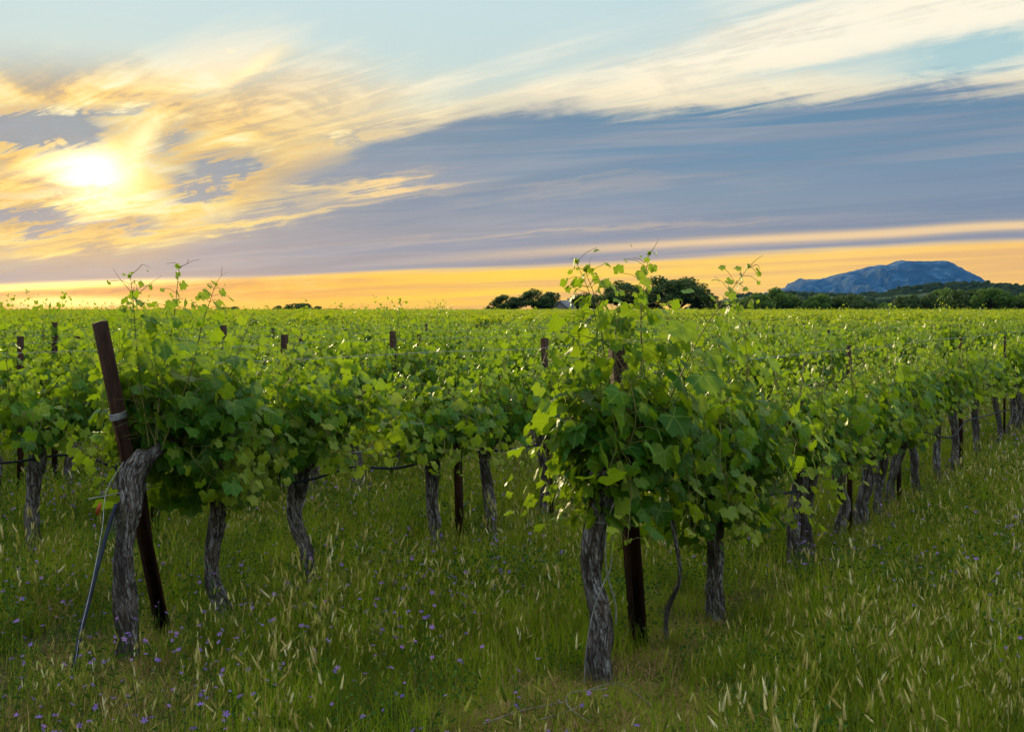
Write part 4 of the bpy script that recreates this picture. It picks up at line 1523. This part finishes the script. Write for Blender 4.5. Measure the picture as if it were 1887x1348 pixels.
def fbm(x, y, s, o=0.0):
    return mnoise.fractal(Vector((x * s + o, y * s - o, o)), 1.0, 2.0, 3)


def build_grass():
    kinds = ['green', 'green', 'green', 'barley', 'barley', 'barley', 'dry', 'dry', 'weed', 'weed', 'low', 'low', 'straw', 'straw']
    src = [tuft(300 + i, k) for i, k in enumerate(kinds)]
    ids = {k: [i for i, q in enumerate(kinds) if q == k] for k in set(kinds)}
    rng = np.random.default_rng(5)
    P, R, S, I = [], [], [], []
    FP, FR, FS, FI = [], [], [], []
    cell = .145
    y = 2.6
    while y < 38:
        c = cell * (1 if y < 9.5 else 1.15 if y < 16 else 1.5 if y < 26 else 2.0)
        hw = .50 * y + 1.2
        xs = np.arange(-hw, hw, c)
        for x in xs:
            gx, gy = x + rng.uniform(-.5, .5) * c, y + rng.uniform(-.5, .5) * c
            # distance across the rows: bare strip under the vines, tall grass between them
            a = (gx - SLOPE * gy) / H
            ph = (-1.66 - a) / 1.57
            near_row = abs(ph - round(ph)) * 1.57 * H * COSR if round(ph) >= 0 else 2.0
            n1, n2, n3 = fbm(gx, gy, .8), fbm(gx, gy, .45, 9.0), fbm(gx, gy, 1.6, 17.0)
            hsc = 1.0
            px, py = CX + gx / gy * F, HY + H / gy * F
            mound = math.exp(-((gx - .36) ** 2 / .13 + (gy - 4.98) ** 2 / .07))
            if mound > .30 or (near_row < .20 and rng.random() < .60):
                k = 'straw'
            elif near_row < .30:
                k = rng.choice(['low', 'dry', 'weed', 'green'], p=[.30, .22, .28, .20])
                hsc = .8
            elif px < 420 and py > 1230 + 20 * n3:
                k = rng.choice(['dry', 'barley', 'low'], p=[.72, .14, .14])
                hsc = .9
            elif n1 > .10:
                k = rng.choice(['weed', 'low', 'green'], p=[.5, .2, .3])
            else:
                pb_ = (.58 if px > 1250 else .44) if (px > 950 or n2 > -.05) and px > 430 else .18
                k = rng.choice(['barley', 'green', 'weed', 'dry'], p=[pb_, .78 - pb_, .12, .10])
            front = math.exp(-((gx - .26) ** 2 / .20 + (gy - 4.72) ** 2 / .10))
            if mound > .15:
                hsc *= .6
            hsc *= 1 - .72 * front
            if front > .45 and k != 'straw':
                k = rng.choice(['straw', 'low', 'dry'])
            if px < 300 and k in ('green', 'barley') and rng.random() < .5:
                k = 'weed'
            if mound > .5 and rng.random() < .6:
                continue
            P.append((gx, gy, ground_z(gx, gy) - .01))
            R.append((rng.normal(0, .08), rng.normal(0, .08), rng.uniform(0, 6.28)))
            s = rng.uniform(.62, 1.25) * hsc * (1 + .5 * n3)
            wd = s * min(c / cell, 1.4) * .95
            S.append((wd, wd, s * rng.uniform(.85, 1.1)))
            I.append(int(rng.choice(ids[k])))
            fden = .40 * max(0.0, .45 + 1.8 * n2 + (.45 if px < 1000 else .25) + (.25 if gy < 7 else 0))
            if near_row > .12 and mound < .2 and rng.random() < fden * (c / cell) ** 1.2:
                FP.append((gx + rng.uniform(-.05, .05), gy, ground_z(gx, gy)))
                FR.append((rng.normal(0, .1), rng.normal(0, .1), rng.uniform(0, 6.28)))
                f = rng.uniform(.85, 1.25)
                FS.append((f, f, f * .95))
                FI.append(int(rng.integers(0, 6)))
        y += c
    for i in range(420):        # flattened straw round the foot of the peeling trunk, thatch under the row ends
        q = rng.random()
        cx_, cy_, sx_, sy_ = (.30, 4.95, .30, .16) if q < .62 else (-1.72, 5.85, .25, .18) if q < .82 else (.78, 6.0, .22, .22)
        gx, gy = rng.normal(cx_, sx_), rng.normal(cy_, sy_)
        P.append((gx, gy, ground_z(gx, gy) + .004))
        R.append((rng.normal(0, .1), rng.normal(0, .1), rng.uniform(0, 6.28)))
        s = rng.uniform(.7, 1.2)
        S.append((s, s, s * .9))
        I.append(int(rng.choice(ids['straw'])))
    print('tufts', len(P), 'flowers', len(FP))
    scatter('grass', P, R, S, I, src, 'tall meadow grass with pale seed heads and weeds between the vine rows', 'grass')
    scatter('wildflowers', FP, FR, FS, FI, [flower(700 + i) for i in range(6)], 'small violet wildflowers dotted through the meadow grass', 'wildflowers')


build_grass()

# ------------------------------------------------------------------ trees
def tree_meshes(seed, shape, leafmat):
    """unit tree: crown about 1 wide; returns trunk mesh and crown mesh"""
    rng = np.random.default_rng(seed)
    tb, lb = MB(), MB()
    spec = {'umbrella': (.14, .50, .56, .46), 'round': (.25, .52, .46, .48), 'bush': (.08, .36, .50, .36), 'tall': (.15, .75, .36, .60)}[shape]
    fork, cz, rx, rz = spec
    tube(tb, catmull([(0, 0, -.03), (.012, .0, fork * .5), (0, .01, fork)], 8), np.linspace(.035, .026, 8), 9)
    clumps = []
    for i in range(56 if shape != 'bush' else 40):
        u = rng.normal(0, 1, 3)
        u /= np.linalg.norm(u)
        if shape == 'umbrella' and u[2] < -.25:
            u[2] *= .3
        rr = rng.uniform(.55, .95)
        c = np.array([u[0] * rx * rr, u[1] * rx * rr, cz + u[2] * rz * rr])
        clumps.append(c)
        if i < 12:
            tube(tb, catmull([(0, 0, fork - .02), c * (.5, .5, .5) + np.array([0, 0, fork * .45]), c], 6), np.linspace(.016, .004, 6), 5, cap=False)
    LP, LN = [], []
    for c in clumps:
        cr = rng.uniform(.09, .17)
        n = int(150 * (cr / .13) ** 2)
        q = unit(rng.normal(0, 1, (n, 3)))
        rad = cr * rng.uniform(.55, 1.08, (n, 1))
        LP.append(c + q * rad * (1, 1, .8))
        LN.append(q + rng.normal(0, .6, (n, 3)))
    LP, LN = np.concatenate(LP), np.concatenate(LN)
    n = len(LP)
    add_leaves(lb, LP, LN, rng.normal(0, 1, (n, 3)), rng.uniform(.026, .050, n), rng.uniform(0, .5, n), 0, rng)
    return tb.mesh('tree_trunk', [M['tree_bark']]), lb.mesh('tree_crown', [leafmat])


TREES = {}
for sh, mt, nv in (('umbrella', 'tree_leaf', 2), ('round', 'tree_leaf', 2), ('bush', 'bush_leaf', 3), ('tall', 'tree_leaf', 1), ('dark_bush', 'tree_leaf', 2)):
    TREES[sh] = [tree_meshes(hash_ + 10 * nv, sh.replace('dark_', ''), M[mt]) for hash_ in range(nv)]
tree_src = {}


def tree(px, top_py, w_px, d, shape, v, label, group=None, name='tree'):
    x = (px - CX) / F * d
    w = w_px / F * d
    hgt = H + (HY - top_py) / F * d
    ht = {'umbrella': .94, 'round': 1.0, 'bush': .76, 'tall': 1.33, 'dark_bush': .76}[shape]
    w *= 1.10
    scl = (w / .96, w / .96, hgt / ht)
    rz = (px * 1.7) % 6.28
    key = (shape, v % len(TREES[shape]))
    if key not in tree_src:
        e = empty(name, (x, d, 0), rz)
        a, b = TREES[shape][key[1]]
        obj('trunk', a, e)
        obj('crown', b, e)
        tree_src[key] = e
    else:
        e = tree_src[key].copy()
        e.name = name
        for k_ in list(e.keys()):
            del e[k_]
        COL.objects.link(e)
        e.location, e.rotation_euler = (x, d, 0), (0, 0, rz)
        for ch in list(tree_src[key].children):
            c = ch.copy()
            COL.objects.link(c)
            c.parent = e
    e.scale = scl
    tag(e, label, 'tree', group)
    return e


tree(932, 543, 52, 300, 'round', 0, 'smallest dark round tree left of the domed one on the horizon')
tree(908, 560, 26, 302, 'dark_bush', 0, 'low dark bush at the left foot of the horizon tree group', name='bush')
tree(991, 534, 62, 300, 'umbrella', 0, 'dark domed tree left of the grey house roof', name='pine_tree')
tree(1008, 556, 52, 305, 'dark_bush', 1, 'low dark bush under the right side of the domed tree', name='bush')
tree(1075, 538, 64, 300, 'round', 1, 'dark tree just right of the grey house roof')
tree(1147, 515, 74, 305, 'umbrella', 1, 'umbrella pine seen between the two tallest vine shoots', name='pine_tree')
tree(1245, 510, 108, 300, 'umbrella', 0, 'largest dark umbrella pine on the horizon', name='pine_tree')
tree(1290, 535, 36, 304, 'round', 0, 'small dark tree at the right edge of the largest pine')
tree(1190, 552, 60, 308, 'dark_bush', 0, 'low dark bush filling the gap between the two umbrella pines', name='bush')
gt = 'trees in the line below the blue mountain'
rgt = np.random.default_rng(8)
specs = [(1330, 556, 50, 'dark_bush'), (1362, 552, 44, 'bush'), (1390, 545, 50, 'bush'), (1432, 533, 62, 'bush'), (1474, 553, 50, 'dark_bush'), (1504, 546, 50, 'bush'), (1532, 549, 44, 'dark_bush'), (1560, 544, 52, 'dark_bush'),
         (1588, 553, 44, 'dark_bush'), (1618, 562, 50, 'bush'), (1655, 563, 46, 'bush'), (1672, 546, 44, 'dark_bush'), (1698, 541, 48, 'dark_bush'), (1722, 547, 44, 'dark_bush'), (1750, 536, 62, 'bush'),
         (1790, 533, 70, 'dark_bush'), (1826, 530, 66, 'bush'), (1862, 546, 46, 'dark_bush'), (1892, 541, 56, 'bush'), (1940, 540, 70, 'dark_bush'), (1990, 545, 60, 'bush')]
for i, (px, py, w, sh) in enumerate(specs):
    tree(px, py - 5, w * 1.15, 300 + rgt.uniform(-8, 25), sh, i, f'{ordw(i)} bushy tree from the left in the tree line below the mountain', gt, name='bushy_tree')
for i, (px, py, w) in enumerate([(522, 561, 34), (548, 556, 46), (575, 562, 40), (728, 568, 34), (768, 568, 26), (300, 566, 40), (420, 563, 44), (610, 567, 34)]):
    tree(px, py, w, 360, 'dark_bush', i, f'{ordw(i)} tiny dark bush on the bare left horizon under the sunset', 'small bushes on the left horizon', name='bush')

# ------------------------------------------------------------------ house on the horizon
e = empty('farm_house', ((1042 - CX) / F * 296, 296, 0), math.radians(58))
tag(e, 'small farm house with a grey-blue pitched roof among the horizon trees', 'house')
mb = MB()
w, dp, hh, rh = 2.6, 2.2, 2.0, 3.8
V = np.array([(-w, -dp, -.3), (w, -dp, -.3), (w, dp, -.3), (-w, dp, -.3), (-w, -dp, hh), (w, -dp, hh), (w, dp, hh), (-w, dp, hh), (-w, 0, rh - .08), (w, 0, rh - .08)])
mb.block(V, [(0, 1, 5, 4), (2, 3, 7, 6), (1, 2, 6, 9, 5), (3, 0, 4, 8, 7)])
obj('wall', mb.mesh('house_wall', [M['render']], smooth=False), e)
mb = MB()
o_ = .35
for s in (-1, 1):
    A = [(-w - o_, s * (dp + o_), hh - .32), (w + o_, s * (dp + o_), hh - .32), (w + o_, 0, rh), (-w - o_, 0, rh)]
    B = [(a, b, c + .14) for a, b, c in A]
    mb.block(np.array(A + B), [(0, 1, 2, 3), (7, 6, 5, 4), (0, 4, 5, 1), (1, 5, 6, 2), (3, 2, 6, 7), (0, 3, 7, 4)])
rf = obj('roof', mb.mesh('house_roof', [M['slate']], smooth=False), e)
mb = MB()
c0 = np.array([2.6, .5, rh - .4])
V = [c0 + np.array([a, b, z]) for z in (0, 1.1) for a, b in ((-.3, -.3), (.3, -.3), (.3, .3), (-.3, .3))]
mb.block(np.array(V), [(0, 1, 5, 4), (1, 2, 6, 5), (2, 3, 7, 6), (3, 0, 4, 7), (4, 5, 6, 7)])
obj('chimney', mb.mesh('house_chimney', [M['render']], smooth=False), rf)
for wx in (-2.4, 0, 2.4):
    mb = MB()
    V = [(wx + a, -dp - t_, z) for t_ in (0.0, .06) for a, z in ((-.45, .9), (.45, .9), (.45, 1.9), (-.45, 1.9))]
    mb.block(np.array(V), [(4, 5, 6, 7), (0, 4, 7, 3), (1, 2, 6, 5), (3, 7, 6, 2), (0, 1, 5, 4)])
    obj('window', mb.mesh('house_window', [M['darkwin']], smooth=False), e)

# ------------------------------------------------------------------ hills and mountain
def hill_mat(name, stops, sc, stops2=None):
    m, t, out = material(name)
    tc = t.new('ShaderNodeTexCoord').outputs['Object']
    n = t.noise(tc, sc, 8, 0.65, 0.3)
    geo = t.new('ShaderNodeNewGeometry')
    s = t.new('ShaderNodeSeparateXYZ')
    t.put(s.inputs[0], geo.outputs['Normal'])
    c = t.ramp(n, stops)
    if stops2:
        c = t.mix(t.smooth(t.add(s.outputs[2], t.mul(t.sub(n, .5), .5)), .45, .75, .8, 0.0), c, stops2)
    principled(t, out, c, 0.95, 0.1, n, 0.6, 20.0)
    return m


M['rock'] = hill_mat('limestone_scrub_hazed', [(0.40, (0.014, 0.050, 0.115, 1)), (0.54, (0.026, 0.078, 0.165, 1)), (0.61, (0.055, 0.12, 0.22, 1)), (0.72, (0.12, 0.18, 0.27, 1))], .011, (0.045, 0.10, 0.19, 1))  # blue of distant haze is mixed into the rock colour
M['wood'] = hill_mat('wooded_hill', [(0.35, (0.018, 0.04, 0.02, 1)), (0.6, (0.04, 0.075, 0.03, 1)), (0.8, (0.09, 0.10, 0.05, 1))], .01)


def ridge(name, prof, d, depth, nx, ny, amp, freq, mat, label=None, kind='structure', cat=None, seed=0.0, rough=0.0):
    """a real hill: its skyline follows PROF (photo pixels) at distance d, it falls away to front and back"""
    mb = MB()
    xs = np.linspace(prof[0][0], prof[-1][0], nx)
    top = np.interp(xs, [p[0] for p in prof], [p[1] for p in prof]) + np.array([mnoise.fractal(Vector((x_ * .09, seed, 2)), 1.0, 2.0, 4) * rough for x_ in xs])
    V = []
    for j, v in enumerate(np.linspace(-1, 1, ny)):
        sh = (1 - abs(v) ** 1.5) if v < 0 else (1 - v ** 2)
        for x, ty in zip(xs, top):
            X = (x - CX) / F * d
            hh = H + (HY - ty) / F * d
            Y = d + v * depth
            n = mnoise.fractal(Vector((X * freq, Y * freq, seed)), 1.0, 2.1, 6)
            gully = abs(mnoise.noise(Vector((X * freq * 2.2 + Y * freq * .4, Y * freq * .3, seed + 3))))
            z = hh * sh + (n - gully * 1.0) * amp * (sh * (1 - sh) * 4 * .8 + .10 * sh)
            V.append((X, Y, max(z, -5) if sh > 0 else -20))
    i = np.arange(ny - 1)[:, None] * nx
    j = np.arange(nx - 1)[None]
    a, b, c, dd = i + j, i + j + 1, i + nx + j + 1, i + nx + j
    tri = np.concatenate([np.stack([a, b, c], -1).reshape(-1, 3), np.stack([a, c, dd], -1).reshape(-1, 3)])
    mb.tris(np.array(V), tri)
    o = obj(name, mb.mesh(name, [mat]))
    tag(o, label, cat, kind=kind)
    return o


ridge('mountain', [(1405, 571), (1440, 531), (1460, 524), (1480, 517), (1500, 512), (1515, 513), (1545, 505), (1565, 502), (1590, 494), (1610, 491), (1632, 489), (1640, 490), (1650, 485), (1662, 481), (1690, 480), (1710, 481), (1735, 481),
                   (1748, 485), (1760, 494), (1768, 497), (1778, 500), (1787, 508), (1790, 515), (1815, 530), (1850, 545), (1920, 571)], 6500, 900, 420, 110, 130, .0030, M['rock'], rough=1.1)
ridge('hills', [(1310, 571), (1345, 550), (1380, 549), (1410, 549), (1440, 544), (1480, 545), (1520, 547), (1580, 547), (1600, 545), (1640, 544), (1660, 535), (1690, 531), (1720, 527), (1760, 526), (1800, 525), (1840, 528), (1887, 532), (1960, 529), (2050, 535), (2200, 571)],
      1900, 420, 200, 40, 16, .008, M['wood'], seed=5.0)
# the wood on the hills: many small crowns, one mass
rg = np.random.default_rng(4)
prof = [(1345, 541), (1380, 540), (1410, 541), (1440, 536), (1480, 538), (1520, 540), (1580, 540), (1600, 538), (1640, 537), (1660, 528), (1690, 524), (1720, 520), (1760, 519), (1800, 518), (1840, 521), (1887, 525), (1960, 522), (2050, 528)]
P, R, S, I = [], [], [], []
for i in range(2600):
    px = rg.uniform(1345, 2050)
    v = -rg.uniform(0, .75) if rg.random() < .75 else rg.uniform(-.06, .06)
    top = np.interp(px, [p[0] for p in prof], [p[1] + 7 for p in prof])
    sh = 1 - abs(v) ** 1.5 if v < 0 else 1 - v * v
    z = (H + (HY - top) / F * 1900) * sh
    # fields stay open low on the slope
    if -.62 < v < -.44 and 1560 < px < 1720:
        continue
    P.append(((px - CX) / F * 1900, 1900 + v * 420, z - 2.0))
    R.append((0, 0, rg.uniform(0, 6.28)))
    s = rg.uniform(5, 10)
    S.append((s, s, s * rg.uniform(.7, 1.1)))
    I.append(int(rg.integers(0, 3)))
scatter('woodland', P, R, S, I, [TREES['round'][0][1], TREES['dark_bush'][0][1], TREES['round'][1][1]], 'distant wooded slope of small dark trees in front of the blue mountain', 'woodland')

# ------------------------------------------------------------------ haze between here and the mountain
mb = MB()
x0, x1, y0, y1, z0, z1 = -7200, 7200, -7200, 7700, -30, 420
V = np.array([(x0, y0, z0), (x1, y0, z0), (x1, y1, z0), (x0, y1, z0), (x0, y0, z1), (x1, y0, z1), (x1, y1, z1), (x0, y1, z1)], float)
mb.block(V, [(3, 2, 1, 0), (4, 5, 6, 7), (0, 1, 5, 4), (1, 2, 6, 5), (2, 3, 7, 6), (3, 0, 4, 7)])
m, t, out = material('haze_air')
pv = t.new('ShaderNodeVolumePrincipled')
pv.inputs['Color'].default_value = (0.03, 0.27, 0.88, 1)
pv.inputs['Density'].default_value = 0.000022
pv.inputs['Anisotropy'].default_value = 0.0
t.t.links.new(pv.outputs[0], out.inputs['Volume'])
hz = obj('haze', mb.mesh('haze', [m], smooth=False))
tag(hz, 'thin blue evening haze over the plain toward the mountain', 'haze', kind='stuff')
print('objects', len(bpy.data.objects))
